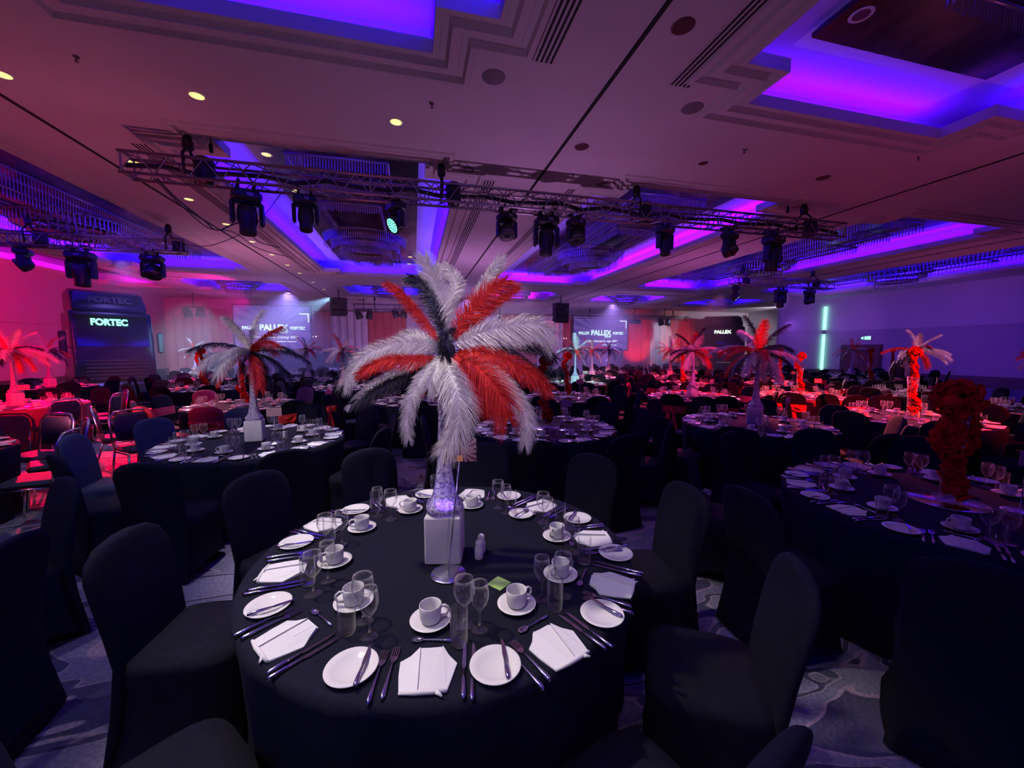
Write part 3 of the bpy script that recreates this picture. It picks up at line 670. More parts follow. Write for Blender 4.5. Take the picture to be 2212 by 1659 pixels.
def text(s, size, loc, m, parent, name='lettering', align='CENTER', rot=(PI / 2, 0, 0), ext=.006, bold=0.0, sx=1, shear=0):
    cu = bpy.data.curves.new(name, 'FONT'); cu.body = s; cu.size = size; cu.align_x = align; cu.align_y = 'CENTER'; cu.extrude = ext; cu.offset = bold; cu.shear = shear
    tmp = bpy.data.objects.new(name, cu); me = bpy.data.meshes.new_from_object(tmp); bpy.data.objects.remove(tmp); me.materials.clear(); me.materials.append(m); o = bpy.data.objects.new(name, me); COL.objects.link(o); o.location = loc; o.rotation_euler = rot; o.scale = (sx, 1, 1); o.parent = parent; return o
def screen(x0, x1, z0, z1, y, label):
    W = x1 - x0; H = z1 - z0
    t = tag(empty('projection_screen', ((x0 + x1) / 2, y, (z0 + z1) / 2)), label, 'screen')
    MB().box((0, 0, 0), (W, .04, H)).obj('slide', M['slide'], t)
    f = MB()
    for s in (-1, 1): f.box((s * (W / 2 + .04), 0, 0), (.08, .09, H + .16)); f.box((0, 0, s * (H / 2 + .04)), (W, .09, .08))
    f.obj('frame', M['truckd'], t)
    for s in (-1, 1): MB().tube([(s * W * .35, 0, H / 2), (s * W * .35, 0, CZ - (z0 + z1) / 2)], .012, 6).obj('suspension_wire', M['truckd'], t)
    k = W / 4.7; yy = -.03
    text('PALLEX', .56 * k, (.02 * k, yy, .02), M['mint_text'], t, bold=.018, sx=.92)
    text('GROUP', .17 * k, (.62 * k, yy, -.27 * k), M['mint_text'], t, bold=.006)
    text('PALLEX', .30 * k, (-1.45 * k, yy, 0), M['mint_text'], t, bold=.010, sx=.9)
    text('FORTEC', .28 * k, (1.52 * k, yy, 0), M['mint_text'], t, bold=.010, sx=.9)
    text('Annual Awards Evening 2023', .24 * k, (.05 * k, yy, -.62 * k), M['script'], t, shear=.35, bold=.002)
    b = MB(); b.box((.45 * k, yy, -.92 * k), (.6 * k, .01, .05)); b.box((1.1 * k, yy, -.92 * k), (.6 * k, .01, .05))
    b.box((1.95 * k, yy, 1.0 * k), (.62 * k, .01, .07)); b.box((2.22 * k, yy, .72 * k), (.07, .01, .62 * k)); b.obj('bracket_marks', M['script'], t)
screen(11.95, 16.55, 1.72, 4.30, 28.45, 'right projection screen with a sunburst slide and company names')
screen(-10.9, -6.5, 1.72, 4.52, 28.45, 'left projection screen partly hidden by the feather palm')
truss(10.9, 21.9, 28.2, 4.42, 'thin truss above the right screen and curtains')
def pa(px, y, z, W, H, label, parts=3):
    x = hxy(px, y); t = tag(empty('hanging_speaker', (x, y, z)), label, 'speaker')
    for i in range(parts):
        MB().box((0, 0, H / 2 - H * (i + .5) / parts), (W, .6, H / parts * .94), Matrix.Rotation(R(4 + 5 * i), 4, 'X'), bev=.03).obj('cabinet', M['speaker'], t)
    MB().tube([(0, 0, H / 2), (0, 0, CZ - z)], .03, 6).obj('hanging_pole', M['speaker'], t)
pa(737, 23, 4.05, .78, .95, 'dark hanging speaker stack left of the feather palm'); pa(1210, 22.5, 3.95, .85, 1.15, 'dark hanging speaker stack left of the right screen')
pa(1012, 24, 3.9, .5, .6, 'small hanging speaker between the stage and the red plume', 1); pa(1368, 27, 3.85, .75, .38, 'flat black speaker beside the right screen', 1)
def pair(px, y, z, label, k=1.0):
    t = tag(empty('hanging_spotlights', (hxy(px, y), y, z)), label, 'stage light')
    MB().tube([(0, 0, .2), (0, 0, CZ - z)], .03, 6).obj('pole', M['fixture'], t)
    MB().tube([(-.5 * k, 0, .2), (.5 * k, 0, .2)], .03, 6).obj('crossbar', M['fixture'], t)
    for s in (-1, 1): MB().lathe([(0, .22), (.16, .2), (.2, 0), (.22, -.3), (0, -.3)], 14, Matrix.Translation((s * .33 * k, 0, -.05)) @ Matrix.Rotation(R(14 * s - 6), 4, 'Y')).obj('lamp_can', M['fixture'], t)
pair(427, 26.2, 3.95, 'pair of dark hanging spotlights before the white curtain at left'); pair(1432, 27, 3.95, 'pair of dark hanging spotlights before the white curtain at right')
pair(790, 26.4, 4.0, 'pair of spotlights hanging behind the upright red feather'); pair(866, 26.0, 4.1, 'pair of spotlights hanging near the black upright feather', .8)
# bright lamp over the stage
t = tag(empty('bright_stage_lamp', (hxy(1080, 26), 26, 3.76)), 'blinding white stage lamp behind the large white plume', 'stage light')
MB().lathe([(0, .2), (.14, .18), (.2, 0), (.2, -.02)], 16, Matrix.Rotation(R(90), 4, 'X')).obj('can', M['fixture'], t)
mb = mat('blazing_lens', (.1, .1, .1), .4, emit=(.8, 1, 1), es=30)
MB().lathe([(0, -.03), (.19, -.03)], 16, Matrix.Rotation(R(-90), 4, 'X')).obj('lens', mb, t)
MB().tube([(0, 0, .2), (0, 0, CZ - 3.76)], .03, 6).obj('pole', M['fixture'], t)
truss(-3.4, 5.2, 25.2, 4.45, 'far truss over the stage')
# stage platform
t = tag(MB().box((2.0, 26.8, .4), (11, 3.6, .8), bev=.02).obj('stage', M['truckd']), 'low dark stage platform by the far curtains', 'stage')
struct(MB().box((-6.5, 24.5, .8), (9.5, .1, 1.6)).obj('wall_low', M['truckd']))

hoist(13.2, 28.2, 4.42, 'chain hoist at the left of the thin far truss', False); hoist(20.5, 28.2, 4.42, 'chain hoist at the right of the thin far truss', False)
hoist(-2.2, 25.2, 4.45, 'chain hoist at the left of the far stage truss', False); hoist(3.0, 25.2, 4.45, 'chain hoist at the right of the far stage truss', False)
# ------------------------------------------------------------------ trucks
def truck(loc, rz, word, glow, label, k=1.0):
    t = tag(empty('truck', loc, rz), label, 'truck'); t.scale = (k, k, k)
    # the cab faces -Y; width 2.5, height 3.9
    def prof(m, yz, hw, inset=.0):
        n = len(yz); vs = [(-hw, y, z) for y, z in yz] + [(hw, y, z) for y, z in yz]
        fs = [tuple(range(n - 1, -1, -1)), tuple(range(n, 2 * n))] + [(i, (i + 1) % n, n + (i + 1) % n, n + i) for i in range(n)]
        return m.add(vs, fs, False)
    b = MB(); prof(b, [(1.25, .7), (1.25, 3.12), (-.92, 3.12), (-1.06, 2.75), (-1.18, 1.85), (-1.25, 1.3), (-1.25, .7)], 1.25)
    o = b.obj('cab_body', M['truckp'], t)
    bv = o.modifiers.new('soft', 'BEVEL'); bv.width = .09; bv.segments = 3
    b = MB(); prof(b, [(1.25, 3.1), (1.25, 3.9), (.3, 3.92), (-.35, 3.80), (-.85, 3.40), (-.94, 3.08)], 1.16)
    o = b.obj('roof_fairing', M['truckp'], t); bv = o.modifiers.new('soft', 'BEVEL'); bv.width = .16; bv.segments = 4
    b = MB(); b.add([(-1.1, -1.20, 1.92), (1.1, -1.20, 1.92), (1.04, -1.05, 2.90), (-1.04, -1.05, 2.90)], [(0, 1, 2, 3)], False)
    for s in (-1, 1): b.add([(s * 1.257, -.85, 1.75), (s * 1.257, .15, 1.75), (s * 1.257, .1, 2.5), (s * 1.257, -.7, 2.5)], [(0, 1, 2, 3)], False)
    b.obj('windscreen', M['truckg'], t)
    MB().box((0, -1.10, 2.99), (2.3, .30, .09), bev=.03).obj('sun_visor', M['truckd'], t)
    g = MB()
    for i in range(6): g.box((0, -1.29, .82 + i * .12), (1.9, .05, .06), bev=.01)
    g.obj('grille', M['truckd'], t)
    MB().box((0, -1.27, .42), (2.5, .35, .5), bev=.08).obj('bumper', M['truckp'], t)
    for s in (-1, 1):
        MB().box((s * 1.02, -1.40, .48), (.38, .08, .2), bev=.04).obj('headlamp', M['fixgrey'], t)
        MB().box((s * 1.47, -1.05, 2.05), (.22, .12, .75), bev=.05).obj('mirror', M['truckd'], t)
        for yy in (-.6, 1.6):
            w_ = MB(); w_.lathe([(.25, -.14), (.45, -.15), (.5, -.1), (.5, .1), (.45, .15), (.25, .14), (.1, .1), (0, .1)], 24, Matrix.Translation((s * 1.08, yy, .5)) @ Matrix.Rotation(R(90), 4, 'Y'))
            w_.obj('wheel', M['truckd'], t)
        MB().lathe([(0, 0), (.05, 0), (.04, .04), (0, .05)], 10, Matrix.Translation((s * .95, -.45, 3.35)) @ Matrix.Rotation(R(40), 4, 'X')).obj('marker_lamp', M['lamp_white'], t)
    MB().box((0, 1.9, .85), (1.0, 1.6, .3)).obj('chassis', M['truckd'], t)
    text(word, .30, (-.12, -1.13, 2.74), glow, t, 'lit_name', bold=.014, rot=(R(79), 0, 0))
    text(word, .36, (0, -.84, 3.52), M['fixgrey'], t, 'roof_name', bold=.01, rot=(R(52), 0, 0))
    return t
_tk = truck((-10.35, 16.9, 0), R(40), 'FORTEC', M['sign_g'], 'dark truck cab with lit green name sign against the pink wall', .97)
truck((23.6, 26.3, 0), R(-34), 'PALLEX', M['sign_w'], 'distant dark truck cab with lit white name sign at the right', 1.12)
_tk.scale = (.80, .80, .97)
# wall lamps (tiny twin sconces)
for px, lb in ((682, 'tiny twin wall lamps right of the left screen'), (1220, 'tiny twin wall lamps left of the right screen')):
    t = tag(empty('wall_lamp', (hxy(px, 28.6), 28.6, 2.6)), lb, 'wall lamp')
    for s in (-1, 1): MB().lathe([(0, -.05), (.05, 0), (0, .05)], 8, Matrix.Translation((s * .1, 0, 0))).obj('bulb', M['lamp_white'], t)

# ------------------------------------------------------------------ tableware prototypes (meshes shared by every copy)
def superring(hx_, hy_, z, n=20, e=.45, cy0=0.0, hem=0.0):
    r = []
    for i in range(n):
        a = 2 * PI * i / n + PI / n; c_, s_ = math.cos(a), math.sin(a)
        x = math.copysign(abs(c_) ** e, c_) * hx_; y = math.copysign(abs(s_) ** e, s_) * hy_
        r.append((x, y + cy0, z + hem * abs(math.cos(2 * a)) ** .8 if hem else z))
    return r
def rings(m, rs, cap0=False, cap1=True):
    n = len(rs[0]); vs = [p for r in rs for p in r]
    fs = [(j * n + i, j * n + (i + 1) % n, (j + 1) * n + (i + 1) % n, (j + 1) * n + i) for j in range(len(rs) - 1) for i in range(n)]
    if cap1: fs.append(tuple(range((len(rs) - 1) * n, len(rs) * n)))
    if cap0: fs.append(tuple(range(n - 1, -1, -1)))
    return m.add(vs, fs, True)
def chair_mb(n=24):
    m = MB()
    rings(m, [superring(.255, .27, 0, n, .5, -.03, .10), superring(.225, .245, .16, n, .5, -.02), superring(.215, .235, .34, n, .5), superring(.225, .24, .43, n, .5), superring(.215, .23, .468, n, .5), superring(.15, .16, .478, n, .6)])
    rs = []
    for z, hw, th, yy in ((.02, .235, .03, -.27), (.25, .215, .035, -.235), (.45, .205, .04, -.215), (.60, .215, .035, -.235), (.74, .222, .032, -.26), (.84, .220, .030, -.283), (.90, .195, .028, -.297), (.94, .14, .024, -.306), (.958, .06, .015, -.31)):
        rs.append(superring(hw, th, z, n, .75, yy))
    return rings(m, rs)
def sash_mb():
    m = MB(); rings(m, [superring(.226, .045, .60, 16, .7, -.235), superring(.232, .048, .66, 16, .7, -.245), superring(.234, .046, .74, 16, .7, -.26)], False, False)
    for s in (-1, 1):
        vs = []; 
        for i in range(9):
            a = 2 * PI * i / 8
            vs += [(s * (.10 + .09 * math.cos(a)), -.33 - .02 * math.sin(a), .68 + .045 * math.sin(a)), (s * (.10 + .085 * math.cos(a)), -.39 - .02 * math.sin(a), .68 + .06 * math.sin(a))]
        m.add(vs, [(2 * i, 2 * i + 2, 2 * i + 3, 2 * i + 1) for i in range(8)])
        m.add([(s * .01, -.32, .66), (s * .06, -.33, .66), (s * .14, -.36, .34), (s * .03, -.35, .30)], [(0, 1, 2, 3)])
    m.lathe([(0, -.03), (.03, -.02), (.035, 0), (.03, .02), (0, .03)], 8, Matrix.Translation((0, -.33, .67)))
    return m
def cloth_mb(r=.905, seed=0, folds=15):
    m = MB(); random.seed(seed); n = 90; ph = [random.uniform(0, 6) for _ in range(3)]
    vs = [(0, 0, .765)]; R_ = []
    for rr, z, k in ((.5, .765, 0), (.88, .765, 0), (r, .758, 0), (r + .004, .72, .004), (r - .022, .52, .014), (r - .045, .25, .020), (r - .045, .012, .024)):
        R_.append([((rr + k * math.sin(folds * a + ph[0]) + k * .6 * math.sin((folds * 2 - 3) * a + ph[1])) * math.cos(a), (rr + k * math.sin(folds * a + ph[0]) + k * .6 * math.sin((folds * 2 - 3) * a + ph[1])) * math.sin(a), z) for a in [2 * PI * i / n for i in range(n)]])
    rings(m, R_, True, False)
    return m
PLATE = MB().lathe([(0, .006), (.048, .006), (.055, .010), (.081, .017), (.082, .019), (.079, .020), (.055, .013), (.048, .0085), (0, .0085)], 40).mesh('side_plate', M['china'])
SAUCER = MB().lathe([(0, .0), (.035, .0), (.06, .009), (.075, .016), (.0755, .018), (.06, .0125), (.035, .006), (.025, .005), (0, .005)], 36).mesh('saucer', M['china'])
def cup_mb(n=28):
    m = MB().lathe([(0, .006), (.024, .006), (.027, .008), (.034, .012), (.0375, .022), (.0395, .05), (.0405, .072), (.0395, .0735), (.038, .072), (.037, .05), (.034, .022), (.028, .014), (0, .013)], n)
    return m
CUP = cup_mb().mesh('coffee_cup', M['china'])
HANDLE = MB().tube([(.037, 0, .062), (.052, 0, .066), (.064, 0, .058), (.066, 0, .044), (.058, 0, .030), (.037, 0, .024)], [.006, .005, .0045, .0045, .005, .006], 8).mesh('cup_handle', M['china'])
def wine_mb(k=1.0, n=28):
    return MB().lathe([(0, .0), (.033 * k, .001), (.034 * k, .002), (.02 * k, .005), (.006, .010), (.0042, .03), (.004, .060), (.0055, .072), (.014 * k, .082), (.026 * k, .098), (.034 * k, .120), (.0355 * k, .140), (.033 * k, .162), (.0305 * k, .178), (.0298 * k, .178), (.0322 * k, .160), (.0345 * k, .138)], n)
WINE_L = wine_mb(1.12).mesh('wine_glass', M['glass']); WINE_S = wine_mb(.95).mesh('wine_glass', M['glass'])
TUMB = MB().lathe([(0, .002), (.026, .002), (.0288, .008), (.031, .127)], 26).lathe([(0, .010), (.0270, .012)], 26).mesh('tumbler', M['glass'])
def poly(m, pts, z0, z1):
    n = len(pts); m.add([(x, y, z0) for x, y in pts] + [(x, y, z1) for x, y in pts], [tuple(range(n - 1, -1, -1)), tuple(range(n, 2 * n))] + [(i, (i + 1) % n, n + (i + 1) % n, n + i) for i in range(n)], False)
def napkin_mb():
    m = MB()
    poly(m, [(-.070, -.085), (.070, -.085), (.082, -.03), (.092, .02), (.064, .052), (.036, .092), (-.036, .088), (-.062, .055), (-.090, .035), (-.084, -.02)], .0, .0045)
    def flap(pts, z0, z1):     # a folded layer: thin on its outer side, raised along the crease
        n = len(pts); m.add([(x, y, .0040) for x, y, r in pts] + [(x, y, z0 + (z1 - z0) * r) for x, y, r in pts], [tuple(range(n - 1, -1, -1)), tuple(range(n, 2 * n))] + [(i, (i + 1) % n, n + (i + 1) % n, n + i) for i in range(n)], False)
    flap([(-.068, -.086, .2), (-.016, -.086, 1), (-.034, .086, 1), (-.060, .054, .3), (-.089, .034, 0), (-.083, -.02, 0)], .0050, .0125)
    flap([(.012, -.086, 1), (.068, -.086, .2), (.081, -.03, 0), (.091, .02, 0), (.063, .051, .3), (.040, .086, 1)], .0050, .0140)
    flap([(-.020, -.086, .6), (.016, -.086, .1), (.014, .089, .1), (-.032, .087, .6)], .0048, .0090)
    m.tube([(-.070, -.084, .006), (-.02, -.088, .008), (.03, -.087, .0085), (.070, -.084, .006)], [.005, .0075, .008, .005], 8)
    m.tube([(.040, -.088, .008), (.058, -.102, .006)], [.007, .003], 8)
    return m
NAPKIN = napkin_mb().mesh('folded_napkin', M['napkin'])
def knife_mb(L=.225):
    m = MB(); h = L * .48
    m.tube([(0, -L / 2, .004), (0, -L / 2 + .01, .005), (0, -L / 2 + h * .5, .0055), (0, -L / 2 + h, .004)], [.004, .0078, .0065, .0042], 8)
    y0 = -L / 2 + h
    poly(m, [(-.004, y0), (.004, y0), (.008, y0 + .012), (.0085, L / 2 - .03), (.004, L / 2 - .006), (-.002, L / 2), (-.005, y0 + .02)], .003, .0055)
    return m
def fork_mb(L=.20):
    m = MB()
    m.tube([(0, -L / 2, .003), (0, -L / 2 + .012, .004), (0, -L / 2 + .06, .006), (0, .01, .007), (0, L / 2 - .062, .005)], [.004, .0085, .0055, .0032, .0035], 8)
    poly(m, [(-.003, L / 2 - .066), (.003, L / 2 - .066), (.0125, L / 2 - .050), (.0125, L / 2 - .040), (-.0125, L / 2 - .040), (-.0125, L / 2 - .050)], .003, .0055)
    for i in range(4): m.box((-.0103 + i * .00687, L / 2 - .021, .0055), (.0032, .042, .0022))
    return m
def spoon_mb(L=.145):
    m = MB()
    m.tube([(0, -L / 2, .003), (0, -L / 2 + .012, .004), (0, -L / 2 + .05, .006), (0, L / 2 - .05, .005), (0, L / 2 - .038, .004)], [.003, .0065, .0038, .0025, .004], 8)
    m.lathe([(0, .001), (.009, .003), (.0145, .007), (.0138, .0078), (.008, .0045), (0, .003)], 18, Matrix.Translation((0, L / 2 - .022, 0)) @ Matrix.Diagonal((.95, 1.5, 1, 1)))
    return m
KNIFE = knife_mb().mesh('dinner_knife', M['steel']); BUTTER = knife_mb(.165).mesh('butter_knife', M['steel'])
FORK = fork_mb().mesh('dinner_fork', M['steel']); SPOON = spoon_mb().mesh('teaspoon', M['steel'])
CHAIR = chair_mb().mesh('banquet_chair', M['chair']); CHAIR_T = chair_mb().mesh('banquet_chair', M['teal_chair']); CHAIR_R = chair_mb().mesh('banquet_chair', M['redchair'])
SASH = sash_mb().mesh('sash', M['sash'])
SHAK = MB().lathe([(0, 0), (.016, 0), (.018, .005), (.018, .045), (.0135, .055), (.0145, .060), (.0145, .072), (.010, .079), (0, .081)], 18).mesh('shaker', M['china'])

# ------------------------------------------------------------------ tables
ROWS = [
    ('front', [(-3.15, 1.95), (.15, 1.95), (3.4, 1.75)]),
    ('second', [(-4.95, 4.9), (-1.72, 4.85), (1.61, 4.75), (4.45, 4.3), (7.0, 4.1), (9.9, 3.9)]),
    ('third', [(-6.9, 8.9), (-3.0, 8.0), (.1, 7.9), (3.1, 7.7), (5.7, 7.1), (8.05, 6.7), (10.8, 6.3)]),
    ('fourth', [(-5.2, 11.6), (-1.8, 11.0), (1.4, 11.0), (4.57, 10.7), (7.5, 9.8), (10.3, 9.2), (13.2, 8.8)]),
    ('fifth', [(-9.4, 13.1), (-6.8, 14.9), (-3.4, 14.2), (-.2, 14.1), (3.1, 14.0), (6.2, 13.0), (8.9, 12.3), (12.0, 12.0), (15.3, 10.8)]),
    ('sixth', [(-8.8, 19.0), (-5.2, 17.8), (-1.8, 17.3), (1.5, 17.2), (4.8, 16.4), (8.2, 15.6), (11.6, 15.2), (15.0, 14.2), (18.4, 11.5)]),
    ('seventh', [(-3.4, 20.8), (0, 20.4), (3.2, 20.0), (6.6, 19.2), (10.0, 18.6), (13.6, 18.0), (17.2, 16.5)]),
]
POSN = {3: ['leftmost', 'middle', 'rightmost'], 6: ['leftmost', 'left', 'centre-left', 'centre-right', 'right', 'rightmost'],
        7: ['leftmost', 'left', 'centre-left', 'middle', 'centre-right', 'right', 'rightmost'],
        9: ['leftmost', 'far-left', 'left', 'centre-left', 'middle', 'centre-right', 'right', 'far-right', 'rightmost']}
TABLES = []
for rn, pts in ROWS:
    for i, (x, y) in enumerate(pts):
        TABLES.append(dict(x=x, y=y, row=rn, name='the %s %s-row table' % (POSN[len(pts)][i], rn)))
TABLES[0]['name'] = 'the near left table'; TABLES[1]['name'] = 'the nearest table'; TABLES[2]['name'] = 'the near right table'
TABLES.sort(key=lambda t: math.hypot(t['x'], t['y']))
NEAR = [t for t in TABLES if t['name'] == 'the nearest table'][0]
TABLES.remove(NEAR); TABLES.insert(0, NEAR)
TOP = .766
# the ten places of the nearest table, as angles around it and measured spots (x, y)
A10 = [-10, 21, 52, 83, 121, 162, -158, -122, -86, -50]
NP = dict(
    plate=[(-.21, 1.24), (.23, 1.14), (.67, 1.28), (.94, 1.67), (.92, 2.09), (.61, 2.53), (.07, 2.70), (-.37, 2.54), (-.61, 2.17), (-.57, 1.64)],
    saucer=[(.04, 1.40), (.37, 1.41), (.61, 1.56), (.72, 1.90), (.61, 2.22), (.34, 2.43), (-.04, 2.45), (-.30, 2.26), (-.38, 1.92), (-.25, 1.58)],
    napkin=[(.02, 1.18), (.45, 1.18), (.80, 1.45), (.90, 1.85), (.76, 2.32), (.37, 2.62), (-.11, 2.61), (-.51, 2.37), (-.59, 1.90), (-.45, 1.44)],
    g1=[(.21, 1.32), (.48, 1.43), (.69, 1.67), (.71, 2.02), (.53, 2.28), (.12, 2.57), (-.23, 2.42), (-.38, 2.11), (-.38, 1.77), (-.17, 1.38)],
    g2=[(.16, 1.36), (.57, 1.43), (.74, 1.74), (.71, 2.10), (.50, 2.37), (.20, 2.60), (-.15, 2.36), (-.45, 2.08), (-.42, 1.69), (-.20, 1.47)],
    tum=[(.13, 1.27), (.51, 1.36), (.76, 1.64), (.80, 2.06), (.58, 2.33), (.16, 2.66), (-.25, 2.50), (-.45, 2.17), (-.46, 1.77), (-.25, 1.42)])
def clock(th):
    h = (6 - th / 30.0) % 12; q = round(h * 2) / 2.0 % 12
    n = ['twelve', 'one', 'two', 'three', 'four', 'five', 'six', 'seven', 'eight', 'nine', 'ten', 'eleven'][int(q)]
    return ('half past ' + n) if q != int(q) else (n + " o'clock")
far = {k: MB() for k in ('chair', 'plate', 'saucer', 'cup', 'napkin', 'wine', 'tumbler')}
MESHDATA = {}
def bake(mb, me, mtx):
    if me.name not in MESHDATA:
        MESHDATA[me.name] = ([tuple(v.co) for v in me.vertices], [tuple(p.vertices) for p in me.polygons])
    v, f = MESHDATA[me.name]; mb.add(v, f, True, mtx)
lo_chair = chair_mb(12).mesh('far_chair', M['chair']); lo_plate = MB().lathe([(0, .006), (.05, .008), (.081, .018), (.079, .020), (.05, .011), (0, .009)], 14).mesh('far_plate', M['china'])
lo_sauc = MB().lathe([(0, .0), (.06, .009), (.075, .018), (.03, .006), (0, .005)], 12).mesh('far_saucer', M['china'])
lo_cup = MB().lathe([(0, .006), (.034, .012), (.0405, .073), (.037, .06), (0, .013)], 10).mesh('far_cup', M['china'])
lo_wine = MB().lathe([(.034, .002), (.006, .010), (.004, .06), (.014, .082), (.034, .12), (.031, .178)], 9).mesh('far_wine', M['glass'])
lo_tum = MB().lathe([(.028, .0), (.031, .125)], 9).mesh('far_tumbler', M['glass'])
lo_nap = MB(); poly(lo_nap, [(-.07, -.085), (.07, -.085), (.092, .02), (.036, .092), (-.036, .088), (-.09, .035)], 0, .012); lo_nap = lo_nap.mesh('far_napkin', M['napkin'])
CLOTHS = [cloth_mb(.905, 1, 15).mesh('tablecloth', M['black_cloth']), cloth_mb(.905, 2, 13).mesh('tablecloth', M['black_cloth'])]
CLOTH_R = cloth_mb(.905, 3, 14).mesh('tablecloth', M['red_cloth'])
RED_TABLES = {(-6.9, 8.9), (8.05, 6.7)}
N_IND, N_WINE, N_CUT = 30, 15, 6
def item(name, me, x, y, z, rz, label, cat, grp, part=None):
    o = link(name, me, None, (x, y, z), rz); tag(o, label, cat, grp)
    if part: link(part[0], part[1], o)
    return o
CHPOS = [(12.35, 7.45), (-4.3, 7.1), (-3.6, 6.3)]
random.seed(11)
for ti_, T in enumerate(TABLES):
    cx, cy_, nm = T['x'], T['y'], T['name']; first = ti_ == 0
    red = (cx, cy_) in RED_TABLES
    ph = 0 if first else random.uniform(-18, 18)
    T['ph'] = ph
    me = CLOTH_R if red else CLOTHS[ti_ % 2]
    tc = link('tablecloth', me, None, (cx, cy_, 0), R(ph)); tag(tc, 'floor-length %s cloth on %s' % ('red' if red else 'black', nm), 'tablecloth', 'floor-length tablecloths')
    angs = A10 if first else [ph + 36 * i for i in range(10)]
    for k, th in enumerate(angs):
        th = (th + 180) % 360 - 180
        a = R(th); ro = (math.sin(a), -math.cos(a)); u = (math.cos(a), math.sin(a)); ck = clock(th)
        def P(r, t, j=.006): return (cx + ro[0] * r + u[0] * t + random.uniform(-j, j), cy_ + ro[1] * r + u[1] * t + random.uniform(-j, j))
        if first:
            q = {kk: NP[kk][k] for kk in NP}
        else:
            q = dict(napkin=P(.785, 0), plate=P(.775, -.235), saucer=P(.555, .01), g1=P(.635, .165), g2=P(.60, .095), tum=P(.69, .115))
        # chair
        # rotation so that the chair's front (+Y) looks at the table centre
        cr_ = 1.135 + random.uniform(0, .12); ja = a + random.uniform(-.05, .05)
        if first:
            cr_ = [1.16, 1.17, 1.20, 1.13, 1.13, 1.13, 1.20, 1.20, 1.13, 1.15][k]; ja = R([-12, 22, 56, 92, 124, 163, -160, -128, -94, -52][k])
        ok_ = False
        for dj in (0, .1, -.1, .18, -.18, .26, -.26):
            px, py = cx + math.sin(ja + dj) * cr_, cy_ - math.cos(ja + dj) * cr_
            if first or all((px - qx) ** 2 + (py - qy) ** 2 > .30 for qx, qy in CHPOS): ok_ = True; ja += dj; break
        if not ok_: cr_ = 1.135; px, py = cx + math.sin(ja) * cr_, cy_ - math.cos(ja) * cr_
        if not ok_ and any((px - qx) ** 2 + (py - qy) ** 2 < .21 for qx, qy in CHPOS): px = 99
        if px < 90: CHPOS.append((px, py))
        crot = ja + random.uniform(-.08, .08)
        bare = (T['row'] == 'second' and cx < -4) or (cx == -6.9 and 20 < th < 160)
        T.setdefault('bare', [])
        if px > 90: pass
        elif math.hypot(px, py) < .75: pass
        elif bare and ti_ < N_IND and -10 < th < 175: T['bare'].append((px, py, crot, ck))
        elif ti_ < N_IND:
            sashy = T['row'] in ('third', 'fourth') and (cx > 5 or cx == -3.0) and (abs(th) < 110 or random.random() < .4)
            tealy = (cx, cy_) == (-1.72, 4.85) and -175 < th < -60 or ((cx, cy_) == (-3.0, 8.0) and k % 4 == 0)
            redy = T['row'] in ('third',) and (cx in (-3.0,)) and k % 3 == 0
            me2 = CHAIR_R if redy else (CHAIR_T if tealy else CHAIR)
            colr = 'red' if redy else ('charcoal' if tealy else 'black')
            o = link('banquet_chair', me2, None, (px, py, 0), crot)
            tag(o, '%s %s chair at the %s place of %s' % (colr, 'red-bowed' if sashy else 'covered', ck, nm), 'chair', 'covered chairs round %s' % nm)
            if sashy: link('sash', SASH, o)
        else:
            bake(far['chair'], lo_chair, Matrix.Translation((px, py, 0)) @ Matrix.Rotation(crot, 4, 'Z'))
        rz = a   # local +y points inwards
        if ti_ < N_IND:
            g = 'crockery on ' + nm
            item('side_plate', PLATE, *q['plate'], TOP - .005, 0, 'white side plate at the %s place of %s' % (ck, nm), 'plate', 'side plates on ' + nm)
            item('saucer', SAUCER, *q['saucer'], TOP, 0, 'white saucer at the %s place of %s' % (ck, nm), 'saucer', 'saucers on ' + nm)
            item('folded_napkin', NAPKIN, *q['napkin'], TOP, rz + random.uniform(-.1, .1), 'folded white napkin at the %s place of %s' % (ck, nm), 'napkin', 'napkins on ' + nm)
            if not (first and k == 4):
                hr = {0: -.15, 1: .25, 2: -2.6, 3: -2.5, 6: 2.9, 7: 3.3, 8: 3.6, 9: 3.4}.get(k, random.uniform(0, 6)) if first else random.uniform(0, 6.28)
                item('coffee_cup', CUP, *q['saucer'], TOP + .0, hr, 'white coffee cup at the %s place of %s' % (ck, nm), 'cup', 'coffee cups on ' + nm, ('handle', HANDLE))
            else:
                item('teaspoon', SPOON, *q['saucer'], TOP + .016, -.9, 'teaspoon lying on the empty saucer of the nearest table', 'spoon', None)
            if ti_ < N_WINE:
                item('wine_glass', WINE_L, *q['g2'], TOP, 0, 'larger wine glass at the %s place of %s' % (ck, nm), 'wine glass', 'wine glasses on ' + nm)
                item('wine_glass', WINE_S, *q['g1'], TOP, 0, 'smaller wine glass at the %s place of %s' % (ck, nm), 'wine glass', 'wine glasses on ' + nm)
            else:
                for kk in ('g1', 'g2'): bake(far['wine'], lo_wine, Matrix.Translation((*q[kk], TOP)))
            item('tumbler', TUMB, *q['tum'], TOP, 0, 'straight tumbler at the %s place of %s' % (ck, nm), 'tumbler', 'tumblers on ' + nm)
